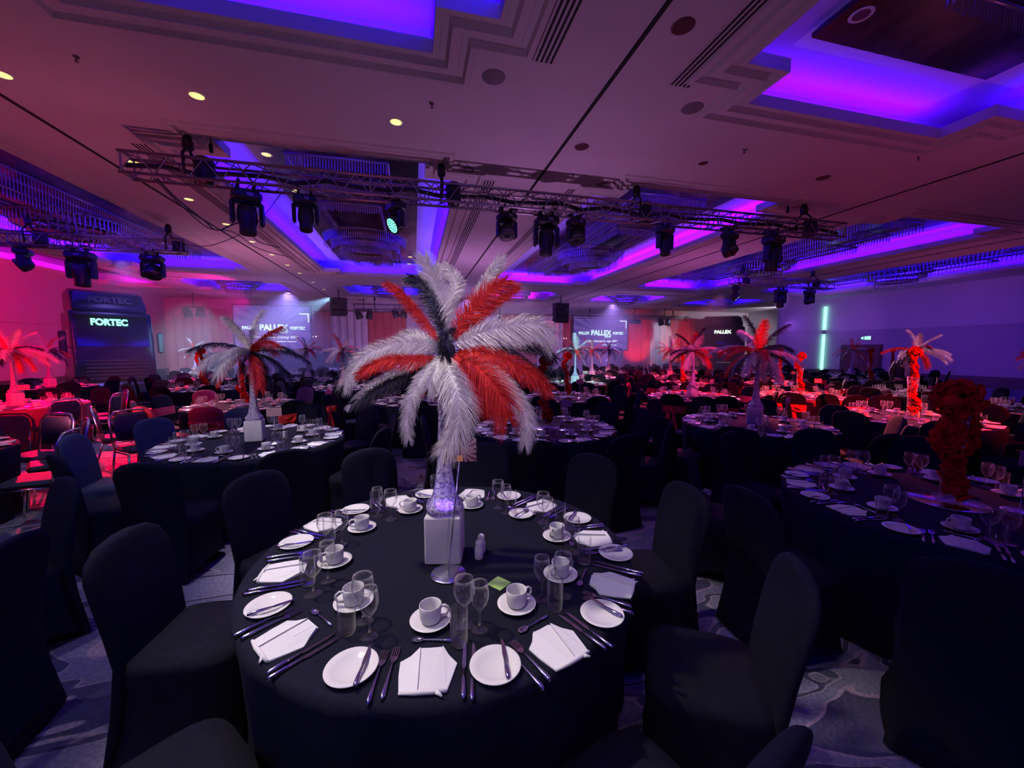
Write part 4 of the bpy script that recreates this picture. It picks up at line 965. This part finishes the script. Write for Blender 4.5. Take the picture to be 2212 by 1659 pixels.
            if ti_ < N_CUT:
                nx, ny = q['napkin']; 
                def N_(t, r): return (nx + u[0] * t - ro[0] * r, ny + u[1] * t - ro[1] * r)
                g = 'cutlery on ' + nm
                jr = random.uniform(-.06, .06)
                for t_, r_, me3, nn, lb, cat, dz, dr in ((-.114, -.0, FORK, 'dinner_fork', 'inner fork', 'fork', 0, -.02), (-.150, -.012, FORK, 'dinner_fork', 'outer fork', 'fork', 0, -.02), (.114, .0, KNIFE, 'dinner_knife', 'inner knife', 'knife', 0, .03), (.142, -.008, KNIFE, 'dinner_knife', 'outer knife', 'knife', 0, .0)):
                    x, y = N_(t_, r_); item(nn, me3, x, y, TOP, rz + dr + jr, '%s at the %s place of %s' % (lb, ck, nm), cat, g)
                x, y = N_(0, .125); item('teaspoon', SPOON, x, y, TOP, rz + PI / 2 + random.uniform(-.15, .15), 'teaspoon at the %s place of %s' % (ck, nm), 'spoon', g)
                bx, by = q['plate']; item('butter_knife', BUTTER, bx + u[0] * .035, by + u[1] * .035, TOP + .013, rz + random.uniform(-.5, .5), 'butter knife on the side plate at %s of %s' % (ck, nm), 'knife', g)
        else:
            for kk, key, me4 in (('plate', 'plate', lo_plate), ('saucer', 'saucer', lo_sauc), ('saucer', 'cup', lo_cup), ('napkin', 'napkin', lo_nap), ('tum', 'tumbler', lo_tum), ('g1', 'wine', lo_wine), ('g2', 'wine', lo_wine)):
                bake(far[key], me4, Matrix.Translation((*q[kk], TOP)) @ Matrix.Rotation(rz, 4, 'Z'))
for key, (nm2, m_, lb, cat) in dict(chair=('distant_chairs', M['chair'], 'dark chairs around the most distant tables', 'chair'), plate=('distant_plates', M['china'], 'white plates on the most distant tables', 'plate'),
        saucer=('distant_saucers', M['china'], 'white saucers on the most distant tables', 'saucer'), cup=('distant_cups', M['china'], 'white cups on the most distant tables', 'cup'),
        napkin=('distant_napkins', M['napkin'], 'white napkins on the most distant tables', 'napkin'), wine=('distant_wine_glasses', M['glass'], 'sparkling wine glasses on the distant tables', 'wine glass'),
        tumbler=('distant_tumblers', M['glass'], 'tumblers on the most distant tables', 'tumbler')).items():
    tag(far[key].obj(nm2, m_), lb, cat, None, 'stuff')

# bare chrome-framed chairs at the left
def bare_chair(x, y, rz, label):
    t = tag(empty('chrome_frame_chair', (x, y, 0), rz), label, 'chair', 'uncovered chrome-framed chairs at the left')
    MB().box((0, 0, .45), (.43, .42, .07), bev=.03).obj('seat', M['leather'], t)
    b = MB(); rings(b, [superring(.17, .018, .55, 16, .6, -.215), superring(.195, .025, .7, 16, .6, -.24), superring(.185, .022, .85, 16, .6, -.262), superring(.14, .012, .90, 16, .6, -.27)], True)
    b.obj('backrest', M['leather'], t)
    MB().tube([(-.21, -.2, .42), (-.22, -.23, .6), (-.215, -.265, .84), (-.16, -.285, .925), (0, -.29, .94), (.16, -.285, .925), (.215, -.265, .84), (.22, -.23, .6), (.21, -.2, .42)], .014, 8).obj('back_frame', M['chrome'], t)
    for sx in (-1, 1):
        MB().tube([(sx * .21, .19, .42), (sx * .225, .23, 0.01)], .013, 8).obj('leg', M['chrome'], t)
        MB().tube([(sx * .21, -.2, .42), (sx * .23, -.30, 0.01)], .013, 8).obj('leg', M['chrome'], t)
        MB().tube([(sx * .21, .19, .41), (sx * .21, -.2, .41)], .011, 8).obj('seat_rail', M['chrome'], t)
    return t
for T in TABLES:
    for (x, y, rz, ck) in T.get('bare', []):
        bare_chair(x, y, rz + random.uniform(-.2, .2), 'bare chrome-framed chair at the %s place of %s' % (ck, T['name']))
bare_chair(-4.3, 7.1, R(-60), 'red-lit chrome-framed chair in the aisle by the red-clothed table'); bare_chair(-3.6, 6.3, R(-130), 'chrome-framed chair turned away in the aisle at left')

# ------------------------------------------------------------------ feathers
def feather_mb(pts, width, seed, nb=120, seg=4, layers=2, droop=.35, normal=None, rw=.0022, curl=.25, bw=.0028):
    rnd = random.Random(seed); m = MB(); pts = [Vector(p) for p in pts]
    P_ = [bez(pts, i / 24) for i in range(25)]
    m.tube(P_, [rw * (1.3 - .95 * i / 24) for i in range(25)], 5, False)
    nrm0 = Vector(normal) if normal is not None else Vector((0, 0, 1))
    for ly in range(layers):
        for i in range(nb):
            t = .04 + .96 * (i + rnd.random()) / nb
            p = bez(pts, t); T_ = (bez(pts, min(t + .03, 1)) - bez(pts, max(t - .03, 0)))
            if T_.length < 1e-6: continue
            T_.normalize(); nn = nrm0 - T_ * nrm0.dot(T_)
            if nn.length < .1: nn = T_.orthogonal()
            nn.normalize(); sd = T_.cross(nn)
            prof = min(1, .35 + 3.2 * t) * (1 if t < .72 else 1 - .45 * ((t - .72) / .28) ** 2)
            for s in (-1, 1):
                L = width * prof * rnd.uniform(.72, 1.12)
                al = R(rnd.uniform(28, 48) + 26 * t ** 3)
                d = (sd * s * math.cos(al) + T_ * math.sin(al) + nn * rnd.uniform(-.28, .28) * (1 + ly * .6)).normalized()
                wv = (T_ * .9 + nn * rnd.uniform(-.5, .5)).normalized() * bw * rnd.uniform(.7, 1.3)
                vs = []; cu_ = curl * rnd.uniform(.3, 1.5)
                for j in range(seg + 1):
                    f = j / seg
                    q = p + d * L * f + T_ * cu_ * L * f * f + Vector((0, 0, -droop * L * f * f)) + nn * rnd.uniform(-.01, .01) * f
                    ww = wv * (1 - .8 * f)
                    vs += [q - ww, q + ww]
                m.add(vs, [(2 * j, 2 * j + 1, 2 * j + 3, 2 * j + 2) for j in range(seg)])
    return m
def tower_vase(x, y, z, label, k=1.0):
    pr = [(.068, .0), (.078, .008), (.081, .025), (.076, .042), (.060, .058), (.050, .085), (.043, .12), (.036, .17), (.030, .24), (.025, .34), (.021, .48), (.020, .60), (.025, .67), (.034, .70)]
    m = MB()
    rs = []
    for r, zz in pr: rs.append(superring(r * 1.03, r * 1.03, zz, 24, .72))
    rings(m, rs, True, False)
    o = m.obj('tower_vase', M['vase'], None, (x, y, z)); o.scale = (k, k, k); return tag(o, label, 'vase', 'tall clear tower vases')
def cube(x, y, rz, label):
    m = MB().box((0, 0, .115), (.17, .17, .23), bev=.008); o = m.obj('display_cube', M['cube'], None, (x, y, TOP)); o.rotation_euler = (0, 0, rz)
    return tag(o, label, 'display cube', 'white display cubes')
def card_stand(x, y, h, lean, label, rz=0.0, wd=.148, ht=.10, detail=True):
    t = tag(empty('table_card_stand', (x, y, TOP), rz), label, 'table sign', 'table card stands')
    MB().lathe([(0, 0), (.078, 0), (.080, .004), (.074, .008), (.02, .011), (.006, .016), (0, .018)], 32).obj('base', M['chrome'], t)
    MB().tube([(0, 0, .012), (lean, 0, h)], .0032, 8).obj('pole', M['chrome'], t)
    c_ = MB().box((lean, -.008, h + ht * .45), (wd, .004, ht)).obj('card', M['card_tan'], t)
    if detail:
        r_ = MB()
        for i in range(20):
            a = 2 * PI * i / 20; b2 = a + PI / 20 * .95; ex = 1 / max(abs(math.cos(a)) / (wd / 2), abs(math.sin(a)) / (ht / 2)); ex2 = 1 / max(abs(math.cos(b2)) / (wd / 2), abs(math.sin(b2)) / (ht / 2))
            r_.add([(lean, -.0105, h + ht * .45), (lean + ex * math.cos(a), -.0105, h + ht * .45 + ex * math.sin(a)), (lean + ex2 * math.cos(b2), -.0105, h + ht * .45 + ex2 * math.sin(b2))], [(0, 1, 2)], False)
        r_.obj('red_rays', M['card_red'], c_)
        MB().box((lean + .008, -.0125, h + ht * .47), (wd * .74, .002, ht * .30)).obj('name_band', M['card_tan'], c_)
        MB().box((lean + .002, -.013, h + .012), (.026, .006, .026)).obj('gold_clip', M['gold'], t)
    return t

# hero palm on the nearest table: plumes described in metres from the crown at (0.12, 1.84, 1.78)
CR = Vector((.13, 1.86, 0)); CS, SN = math.cos(R(YAW)), math.sin(R(YAW))
def W(px, py, dz=0.0):
    # a point of the arrangement: column and row read off the photograph, dz = metres nearer (-) or further (+) than the vase
    d = 1.83 + dz; a = (px - 1106) / 850.; b2 = (829.5 - py) / 850.
    cp, sp2 = math.cos(R(PITCH)), math.sin(R(PITCH))
    f = cp + b2 * sp2; up = b2 * cp - sp2
    return Vector((d * (a * CS + f * SN), d * (-a * SN + f * CS), 1.77 + d * up))
HERO = [
    ('white', .085, [(962, 738, 0), (950, 660, .06), (935, 605, .08), (918, 556, .06)], 'upright white plume with curled tip'),
    ('white', .060, [(965, 738, .04), (972, 660, .10), (985, 610, .13), (960, 572, .15)], 'second upright white plume behind'),
    ('black', .055, [(962, 735, -.02), (945, 680, -.02), (925, 635, 0), (905, 608, .02), (886, 598, .02)], 'upright black plume'),
    ('red', .042, [(955, 742, 0), (920, 698, .03), (890, 662, .03), (862, 630, .02), (836, 612, .02)], 'red plume leaning left'),
    ('red', .100, [(975, 738, 0), (1002, 692, .03), (1035, 650, .04), (1068, 622, .04), (1092, 606, .03)], 'broad red plume leaning right'),
    ('red', .035, [(978, 738, .04), (1020, 700, .09), (1070, 655, .12), (1116, 622, .14)], 'thin red plume leaning right'),
    ('white', .060, [(980, 735, .08), (1020, 665, .16), (1052, 605, .20), (1082, 556, .22)], 'tall white plume leaning right behind the red'),
    ('white', .098, [(980, 745, -.04), (1030, 722, -.08), (1090, 706, -.10), (1150, 700, -.08), (1192, 716, -.05)], 'large white plume arching right'),
    ('white', .090, [(980, 750, 0), (1030, 735, .0), (1090, 722, .02), (1150, 720, .04), (1186, 742, .04)], 'white plume behind the large one'),
    ('black', .050, [(985, 758, .02), (1060, 738, .03), (1120, 740, .03), (1165, 752, .03), (1200, 774, .02)], 'black plume pointing right'),
    ('black', .026, [(985, 762, -.04), (1050, 750, -.08), (1110, 762, -.09), (1150, 792, -.08), (1174, 822, -.06)], 'thin black plume drooping right'),
    ('red', .070, [(982, 765, -.05), (1035, 762, -.10), (1090, 776, -.12), (1140, 802, -.12), (1188, 838, -.08)], 'red plume drooping right'),
    ('red', .110, [(978, 768, -.06), (1018, 786, -.16), (1055, 818, -.20), (1082, 858, -.20), (1096, 902, -.17)], 'broad orange-red plume drooping down right'),
    ('red', .080, [(975, 772, -.08), (1000, 800, -.15), (1030, 838, -.18), (1050, 872, -.16)], 'short orange-red plume below the crown'),
    ('white', .060, [(985, 768, -.05), (1060, 800, -.13), (1110, 850, -.16), (1138, 905, -.15), (1134, 960, -.12)], 'white plume drooping at right'),
    ('white', .060, [(955, 752, .02), (915, 728, .06), (880, 722, .08), (850, 745, .09)], 'pale plume curling left behind'),
    ('white', .075, [(950, 760, -.02), (895, 742, -.04), (835, 748, -.05), (780, 775, -.05), (745, 828, -.04)], 'long white plume arching left'),
    ('red', .050, [(945, 770, -.06), (900, 776, -.10), (850, 776, -.12), (808, 786, -.12), (774, 806, -.10)], 'red plume pointing left'),
    ('white', .030, [(945, 775, 0), (880, 792, .02), (820, 818, .03), (780, 850, .02), (752, 880, .0)], 'thin white plume drooping left'),
    ('black', .055, [(948, 775, .02), (895, 800, .03), (845, 826, .03), (800, 850, .02), (762, 872, .0)], 'black plume drooping left'),
    ('white', .050, [(950, 772, -.06), (918, 806, -.12), (893, 850, -.14), (880, 900, -.13), (882, 948, -.11)], 'white plume hanging down left'),
    ('white', .098, [(958, 765, -.08), (976, 812, -.20), (992, 862, -.24), (988, 920, -.23), (955, 975, -.20)], 'large white plume hanging down in front'),
    ('white', .060, [(955, 762, -.06), (945, 786, -.14), (935, 812, -.17), (925, 838, -.17)], 'short white plume under the crown'),
    ('black', .045, [(985, 708, -.10), (970, 722, -.20), (962, 742, -.24), (960, 766, -.24)], 'short black plume on the crown facing the camera'),
    ('black', .040, [(962, 712, -.10), (956, 728, -.20), (958, 748, -.24), (972, 768, -.23)], 'second short black plume on the crown'),
]
hero = tag(empty('feather_palm', tuple(W(965, 762))), 'huge white, red and black ostrich feather palm on the nearest table', 'feather centrepiece', 'ostrich feather palms')
hl = hero.location.copy()
core = MB().lathe([(0, -.06), (.03, -.05), (.045, -.01), (.035, .035), (0, .05)], 14).obj('feather_holder', M['black_f'], hero)
vdir = Vector((SN, CS, 0))
for i, (cl, wd, pp, lb) in enumerate(HERO):
    pts = [W(*p) - hl for p in pp]
    L = sum((pts[j + 1] - pts[j]).length for j in range(len(pts) - 1))
    nrm = -vdir + Vector((0, 0, .25)) + Vector((random.uniform(-.3, .3), 0, 0))
    o = feather_mb(pts, wd, 100 + i, max(90, int(L * 330)), 5, 3, .30, nrm, bw=.0019).obj('feather', M[cl + '_f'], hero)
    o['label'] = lb
def mono_palm(seed, single=False, nb=70, seg=3, layers=2):
    rnd = random.Random(seed); out = []
    spec = [(e, 1) for e in (84, 68, 60, 50)] + [(e, 2) for e in (22, 12, 28, 8, 18, 34, 14, 24)] + [(e, 3) for e in (-8, -24, -4, -30, -14, -20)]
    azs = {1: 0, 2: 0, 3: 0}; cnt = {1: 4, 2: 8, 3: 6}
    cols = ['white', 'red', 'black', 'white', 'black', 'red', 'white', 'black', 'white', 'red', 'black', 'red', 'white', 'black', 'white', 'red', 'white', 'black']
    rnd.shuffle(cols)
    for (e, tier), cl in zip(spec, cols):
        az = 2 * PI * (azs[tier] + rnd.uniform(-.25, .25)) / cnt[tier] + tier * .6; azs[tier] += 1
        L = {1: .50, 2: .56, 3: .50}[tier] * rnd.uniform(.88, 1.08); p = Vector((0, 0, 0)); pts = [p.copy()]; el = R(e)
        for s in range(4):
            p = p + Vector((math.cos(az) * math.cos(el), math.sin(az) * math.cos(el), math.sin(el))) * (L / 4); pts.append(p.copy()); el -= R({1: 9, 2: 16, 3: 15}[tier])
        out.append((cl, feather_mb(pts, rnd.uniform(.08, .115), seed * 31 + len(out), nb, seg, layers, .45, (0, 0, 1) if tier != 1 else (math.cos(az), math.sin(az), .2), bw=.0035)))
    return out
PALMS = [[(c_, mb.mesh('feather', M[c_ + '_f'])) for c_, mb in mono_palm(s, nb=110)] for s in (3, 8)]
PALM_LO = []
for s in (5, 9):
    by = {}
    for c_, mb in mono_palm(s, nb=48, seg=2, layers=2):
        B = by.setdefault(c_, MB()); B.add(mb.v, mb.f)
    PALM_LO.append([(c_, b.mesh(c_ + '_feathers', M[c_ + '_f'])) for c_, b in by.items()])
def palm(x, y, label, hi=True, rz=0.0, cubeL=True, var=0):
    cube(x, y, rz * .3, 'white display cube under ' + label) if cubeL else None
    zb = TOP + .23
    tower_vase(x, y, zb, 'clear tower vase carrying ' + label)
    t = tag(empty('feather_palm', (x, y, zb + .74), rz), label[4:] if label.startswith('the ') else label, 'feather centrepiece', 'ostrich feather palms')
    if hi:
        MB().lathe([(0, -.05), (.03, -.04), (.04, 0), (.03, .03), (0, .04)], 12).obj('feather_holder', M['black_f'], t)
        for c_, me in PALMS[var]: link('feather', me, t)
    else:
        for c_, me in PALM_LO[var]: link(c_ + '_feathers', me, t)
def at(nm):
    for T in TABLES:
        if T['name'] == nm: return T['x'], T['y']
# nearest table centre
cube(.13, 1.86, R(-13), 'white display cube at the middle of the nearest table')
hv = tower_vase(.13, 1.86, TOP + .23, 'tall clear tower vase on the cube of the nearest table', 1.06)
MB().lathe([(0, 0), (.035, 0), (.035, .02), (0, .025)], 16).obj('led_puck', mat('lit_violet_puck', (.1, .1, .1), .4, emit=(.22, .08, 1.0), es=5.0), hv, (0, 0, .012))
card_stand(.13, 1.70, .52, .055, 'table card with red rays on a thin pole, nearest table', R(-6))
for (x, y), lb in (((.285, 1.80), 'white salt shaker in front, nearest table'), ((.305, 1.855), 'white pepper shaker behind, nearest table')):
    item('salt_shaker' if 'salt' in lb else 'pepper_shaker', SHAK, x, y, TOP, 0, lb, 'shaker', 'shakers on the nearest table').scale = (1.2, 1.2, 1.15)
o = MB().box((0, 0, .002), (.075, .075, .0012)).obj('paper_note', M['paper'], None, (.335, 1.575, TOP)); o.rotation_euler = (0, 0, R(38)); tag(o, 'lime green paper square lying on the nearest black tablecloth', 'paper note')
_pal = [((-1.72, 4.85), 'the feather palm on the left second-row table', 0, 1, .4), ((4.45, 4.3), 'the dark feather palm on the centre-right second-row table', 1, 1, 2.0),
        ((-6.9, 8.9), 'the red-lit feather palm at the left edge', 0, 1, 3.3), ((5.7, 7.1), 'the pink-lit feather palm before the right truck', 1, 1, 5.0), ((10.8, 6.3), 'the feather palm beside the standing man', 0, 1, 1.3),
        ((9.9, 3.9), 'the feather palm at the right edge', 1, 1, .2), ((4.57, 10.7), 'the cyan-lit feather palm left of the right screen', 1, 0, 1.0), ((-1.8, 11.0), 'the feather palm left of the nearest palm', 0, 0, 2.2),
        ((-9.4, 13.1), 'the red-lit feather palm before the left truck', 1, 0, 4.0), ((6.2, 13.0), 'the distant feather palm under the right screen', 0, 0, .7), ((8.9, 12.3), 'the distant dark palm before the white curtain', 1, 0, 3.6),
        ((15.3, 10.8), 'the distant palm before the brown double door', 0, 0, 5.1), ((-8.8, 19.0), 'the blue-white lit palm right of the left truck', 1, 0, 2.8), ((-3.4, 14.2), 'the distant palm behind the left second-row palm', 0, 0, 1.9),
        ((8.2, 15.6), 'the distant palm beside the red curtain', 1, 0, 2.5), ((11.6, 15.2), 'the distant palm before the right truck', 0, 0, .9)]
for (x, y), lb, v, hi, rz in _pal:
    palm(x, y, lb, bool(hi), rz, True, v)

# red mesh-and-petal centrepieces
def ruffle(pts, r, n=12, seg=40, seed=0, amp=.35):
    rnd = random.Random(seed); m = MB(); p = [Vector(q) for q in pts]
    P_ = [bez(p, i / seg) for i in range(seg + 1)]; rr = r if isinstance(r, (list, tuple)) else [r, r]
    rs = [(rr[0] + (rr[1] - rr[0]) * i / seg) * (1 + amp * math.sin(i * 1.9) * rnd.uniform(.4, 1)) for i in range(seg + 1)]
    m.tube(P_, rs, n)
    m.v = [tuple(Vector(v) + Vector((rnd.uniform(-1, 1), rnd.uniform(-1, 1), rnd.uniform(-1, 1))) * rr[0] * .16) for v in m.v]
    return m
def petals_mb(z0, z1, rad, n, seed, size=.05):
    rnd = random.Random(seed); m = MB()
    for i in range(n):
        a = rnd.uniform(0, 6.28); z = z0 + (z1 - z0) * rnd.random(); r_ = rad * math.sqrt(rnd.random())
        mt = Matrix.Translation((r_ * math.cos(a), r_ * math.sin(a), z)) @ Matrix.Rotation(rnd.uniform(0, 3), 4, 'X') @ Matrix.Rotation(rnd.uniform(0, 3), 4, 'Y')
        s_ = size * rnd.uniform(.6, 1.1)
        m.lathe([(0, 0), (s_ * .35, s_ * .05), (s_ * .62, s_ * .22), (s_ * .55, s_ * .42)], 7, mt)
    return m
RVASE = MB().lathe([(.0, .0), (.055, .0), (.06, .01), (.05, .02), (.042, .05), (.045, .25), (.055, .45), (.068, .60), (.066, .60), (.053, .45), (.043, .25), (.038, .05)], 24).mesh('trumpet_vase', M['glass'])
RDISC = MB().lathe([(0, 0), (.19, 0), (.195, .004), (.19, .007), (0, .007)], 40).mesh('mirror_plate', M['steel'])
def garland(pts, rads, n, seed, size):
    rnd = random.Random(seed); m = MB(); p = [Vector(q) for q in pts]
    for i in range(n):
        t = (i + rnd.random()) / n; c_ = bez(p, t); k_ = t * (len(rads) - 1); j = min(int(k_), len(rads) - 2); r_ = rads[j] + (rads[j + 1] - rads[j]) * (k_ - j)
        d = Vector((rnd.gauss(0, 1), rnd.gauss(0, 1), rnd.gauss(0, 1))).normalized() * r_ * rnd.uniform(.5, 1)
        mt = Matrix.Translation(c_ + d) @ d.to_track_quat('Z', 'Y').to_matrix().to_4x4() @ Matrix.Rotation(rnd.uniform(-.7, .7), 4, 'X')
        s_ = size * rnd.uniform(.6, 1.1)
        m.lathe([(0, 0), (s_ * .35, s_ * .03), (s_ * .66, s_ * .16), (s_ * .70, s_ * .34)], 7, mt)
    return m
RP = [petals_mb(.04, .50, .035, 60, 4, .05).mesh('petals', M['petal']), garland([(0, 0, .02), (.07, .02, .05), (.07, -.05, .14), (.0, -.07, .2), (-.04, -.03, .28)], (.035, .035), 50, 2, .045).mesh('petal_garland', M['petal'])]
RC = [garland([(0, 0, .50), (.03, 0, .62), (-.02, .0, .74), (-.04, 0, .84)], (.035, .04, .03, .03), 60, 5, .045).mesh('mesh_curl', M['petal']),
      garland([(0, 0, .45), (-.04, .02, .55), (-.05, .02, .66), (.0, .0, .74)], (.035, .05, .04), 60, 6, .045).mesh('mesh_curl', M['petal'])]
RB = garland([(0, 0, -.01), (0, 0, .01)], (.075, .075), 60, 8, .05).mesh('mesh_ball', M['petal'])
RBIG = garland([(-.02, 0, -.02), (.02, 0, .02)], (.105, .105), 130, 9, .07).mesh('mesh_ball', M['petal'])
RMID = garland([(-.03, 0, .44), (-.09, -.01, .36), (-.01, -.02, .24), (.02, 0, .12), (.0, -.03, .03)], (.05, .07, .03, .035, .06), 150, 12, .06).mesh('petal_garland', M['petal'])
def redpiece(x, y, nm, big=False, rz=0.0, var=0):
    tag(link('mirror_plate', RDISC, None, (x, y, TOP)), 'round mirror plate under the red centrepiece on ' + nm, 'mirror plate', 'mirror plates')
    tag(link('trumpet_vase', RVASE, None, (x, y, TOP + .007)), 'clear trumpet vase of the red centrepiece on ' + nm, 'vase', 'trumpet vases')
    t = tag(empty('red_petal_arrangement', (x, y, TOP + .06), rz), 'red petal and mesh arrangement on ' + nm, 'floral centrepiece', 'red mesh centrepieces')
    if big:
        link('petal_garland', RMID, t); link('mesh_ball', RBIG, t, (0.0, 0, .62)); link('mesh_curl', RC[0], t, (.16, .02, -.28), sc=(1, 1, 1.1))
    else:
        link('petals', RP[0], t); link('petal_garland', RP[1], t)
        link('mesh_curl', RC[var], t); link('mesh_ball', RB, t, (-.01, 0, .90) if var == 0 else (.02, 0, .80))
_red = [((3.4, 1.75), 1, 0), ((1.61, 4.75), 0, 1), ((-3.0, 8.0), 0, 0), ((8.05, 6.7), 0, 1), ((3.1, 7.7), 0, 1), ((7.0, 4.1), 0, 0), ((.1, 7.9), 0, 1), ((7.5, 9.8), 0, 0), ((10.3, 9.2), 0, 0), ((13.2, 8.8), 0, 0), ((1.4, 11.0), 0, 1),
        ((-5.2, 11.6), 0, 0), ((12.0, 12.0), 0, 0), ((-6.8, 14.9), 0, 1), ((3.1, 14.0), 0, 0), ((18.4, 11.5), 0, 0), ((15.0, 14.2), 0, 1), ((-4.95, 4.9), 0, 0)]
for (x, y), bg, v in _red:
    nm = [T['name'] for T in TABLES if (T['x'], T['y']) == (x, y)][0]
    redpiece(x, y, nm, bool(bg), random.uniform(-.4, .4), v)
# small card stands and shakers on the other tables
for T in TABLES[1:24]:
    a = random.uniform(-.6, .6)
    card_stand(T['x'] + .24 + a * .08, T['y'] - .22, .30, .01, 'table card on a thin pole on ' + T['name'], a, .14, .09, False)
    item('salt_shaker', SHAK, T['x'] + .27, T['y'] + .06, TOP, 0, 'white salt shaker on ' + T['name'], 'shaker', 'salt shakers')

# ------------------------------------------------------------------ standing man beyond the right-hand palm
def man(x, y, rz):
    t = tag(empty('person', (x, y, 0), rz), 'person in a dark suit and pale shirt standing beyond the right-hand feather palm', 'person')
    J = {'pel': (0, 0, .95, .15), 'ch': (0, 0, 1.22, .165), 'nk': (0, 0, 1.46, .065), 'hd': (0, -.01, 1.60, .095), 'tp': (0, 0, 1.70, .075)}
    for s, n_ in ((-1, 'l'), (1, 'r')):
        J.update({n_ + 'sh': (s * .19, 0, 1.40, .07), n_ + 'el': (s * .25, .02, 1.14, .052), n_ + 'wr': (s * .22, -.10, .93, .035), n_ + 'hd': (s * .21, -.15, .88, .035),
                  n_ + 'hp': (s * .10, 0, .88, .10), n_ + 'kn': (s * .11, -.01, .48, .068), n_ + 'an': (s * .12, .03, .09, .05), n_ + 'to': (s * .13, -.14, .04, .04)})
    ks = list(J); E_ = [('pel', 'ch'), ('ch', 'nk'), ('nk', 'hd'), ('hd', 'tp')]
    for n_ in 'lr': E_ += [('ch', n_ + 'sh'), (n_ + 'sh', n_ + 'el'), (n_ + 'el', n_ + 'wr'), (n_ + 'wr', n_ + 'hd'), ('pel', n_ + 'hp'), (n_ + 'hp', n_ + 'kn'), (n_ + 'kn', n_ + 'an'), (n_ + 'an', n_ + 'to')]
    def skin(name, keys, m_, grow=1.0, parent=t):
        me = bpy.data.meshes.new(name); kk = [k for k in ks if k in keys]
        me.from_pydata([J[k][:3] for k in kk], [(kk.index(a), kk.index(b)) for a, b in E_ if a in kk and b in kk], []); o = bpy.data.objects.new(name, me); COL.objects.link(o); o.parent = parent
        md = o.modifiers.new('skin', 'SKIN'); o.modifiers.new('sub', 'SUBSURF').levels = 2; o.modifiers['sub'].render_levels = 2
        for i, k in enumerate(kk):
            v = me.skin_vertices[0].data[i]; r = J[k][3] * grow; v.radius = (r * 1.15 if k in ('ch', 'pel') else r, r * .8 if k in ('ch', 'pel') else r); v.use_root = (i == 0)
        me.materials.append(m_); return o
    skin('body', set(ks), M['skin'])
    skin('jacket', {'pel', 'ch', 'lsh', 'rsh', 'lel', 'rel', 'lwr', 'rwr', 'lhp', 'rhp'}, M['suit'], 1.14)
    skin('trousers', {'pel', 'lhp', 'rhp', 'lkn', 'rkn', 'lan', 'ran'}, M['suit'], 1.13)
    MB().add([(-.06, -.17, 1.44), (.06, -.17, 1.44), (.035, -.19, 1.05), (-.035, -.19, 1.05)], [(0, 1, 2, 3)], False).box((0, -.165, 1.25), (.11, .03, .36), bev=.01).obj('shirt_front', M['shirt'], t)
    hr = MB().lathe([(.102, -.02), (.108, .04), (.095, .09), (.06, .125), (0, .135)], 16, Matrix.Translation((0, .012, 1.62))); hr.obj('hair', M['hair'], t)
    for s in (-1, 1):
        MB().lathe([(0, -.03), (.045, -.02), (.05, .01), (.03, .04), (0, .045)], 12, Matrix.Translation((s * .13, -.09, .04)) @ Matrix.Diagonal((.9, 2.6, 1, 1))).obj('shoe', M['suit'], t)
        f_ = MB()
        for k in range(4): f_.tube([(s * (.20 + .012 * k - .015), -.16, .885), (s * (.20 + .012 * k - .015), -.18, .855), (s * (.20 + .012 * k - .015), -.172, .825)], [.008, .0075, .006], 6)
        f_.tube([(s * .19, -.14, .89), (s * .172, -.17, .87), (s * .175, -.185, .85)], [.009, .008, .007], 6); f_.obj('fingers', M['skin'], t)
    f_ = MB(); f_.lathe([(0, 0), (.014, .006), (.011, .04), (0, .05)], 8, Matrix.Translation((0, -.105, 1.575)))
    f_.box((0, -.098, 1.545), (.04, .01, .008)); f_.obj('nose_and_mouth', M['skin'], t)
    for s in (-1, 1):
        MB().lathe([(0, -.008), (.009, 0), (0, .008)], 8, Matrix.Translation((s * .032, -.094, 1.615))).obj('eye', M['hair'], t)
        MB().lathe([(0, -.03), (.015, 0), (0, .03)], 8, Matrix.Translation((s * .095, 0, 1.60))).obj('ear', M['skin'], t)
    return t
man(12.35, 7.45, R(-35))

# ------------------------------------------------------------------ stage haze hanging in the far part of the room
hz = bpy.data.materials.new('haze'); hz.use_nodes = True; nt = hz.node_tree
for n_ in list(nt.nodes): nt.nodes.remove(n_)
o_ = nt.nodes.new('ShaderNodeOutputMaterial'); vsn = nt.nodes.new('ShaderNodeVolumeScatter'); vsn.inputs['Density'].default_value = .038; vsn.inputs['Anisotropy'].default_value = .25
vsn.inputs['Color'].default_value = (.9, .9, 1, 1)
nt.links.new(vsn.outputs[0], o_.inputs['Volume'])
hb = MB().box(((XL + 21.9) / 2, (14.5 + YF - .2) / 2, 2.46), (21.9 - XL - .3, YF - .2 - 14.5, 4.9)).obj('haze', hz)
tag(hb, 'thin stage haze filling the far part of the ballroom', 'haze', None, 'stuff')
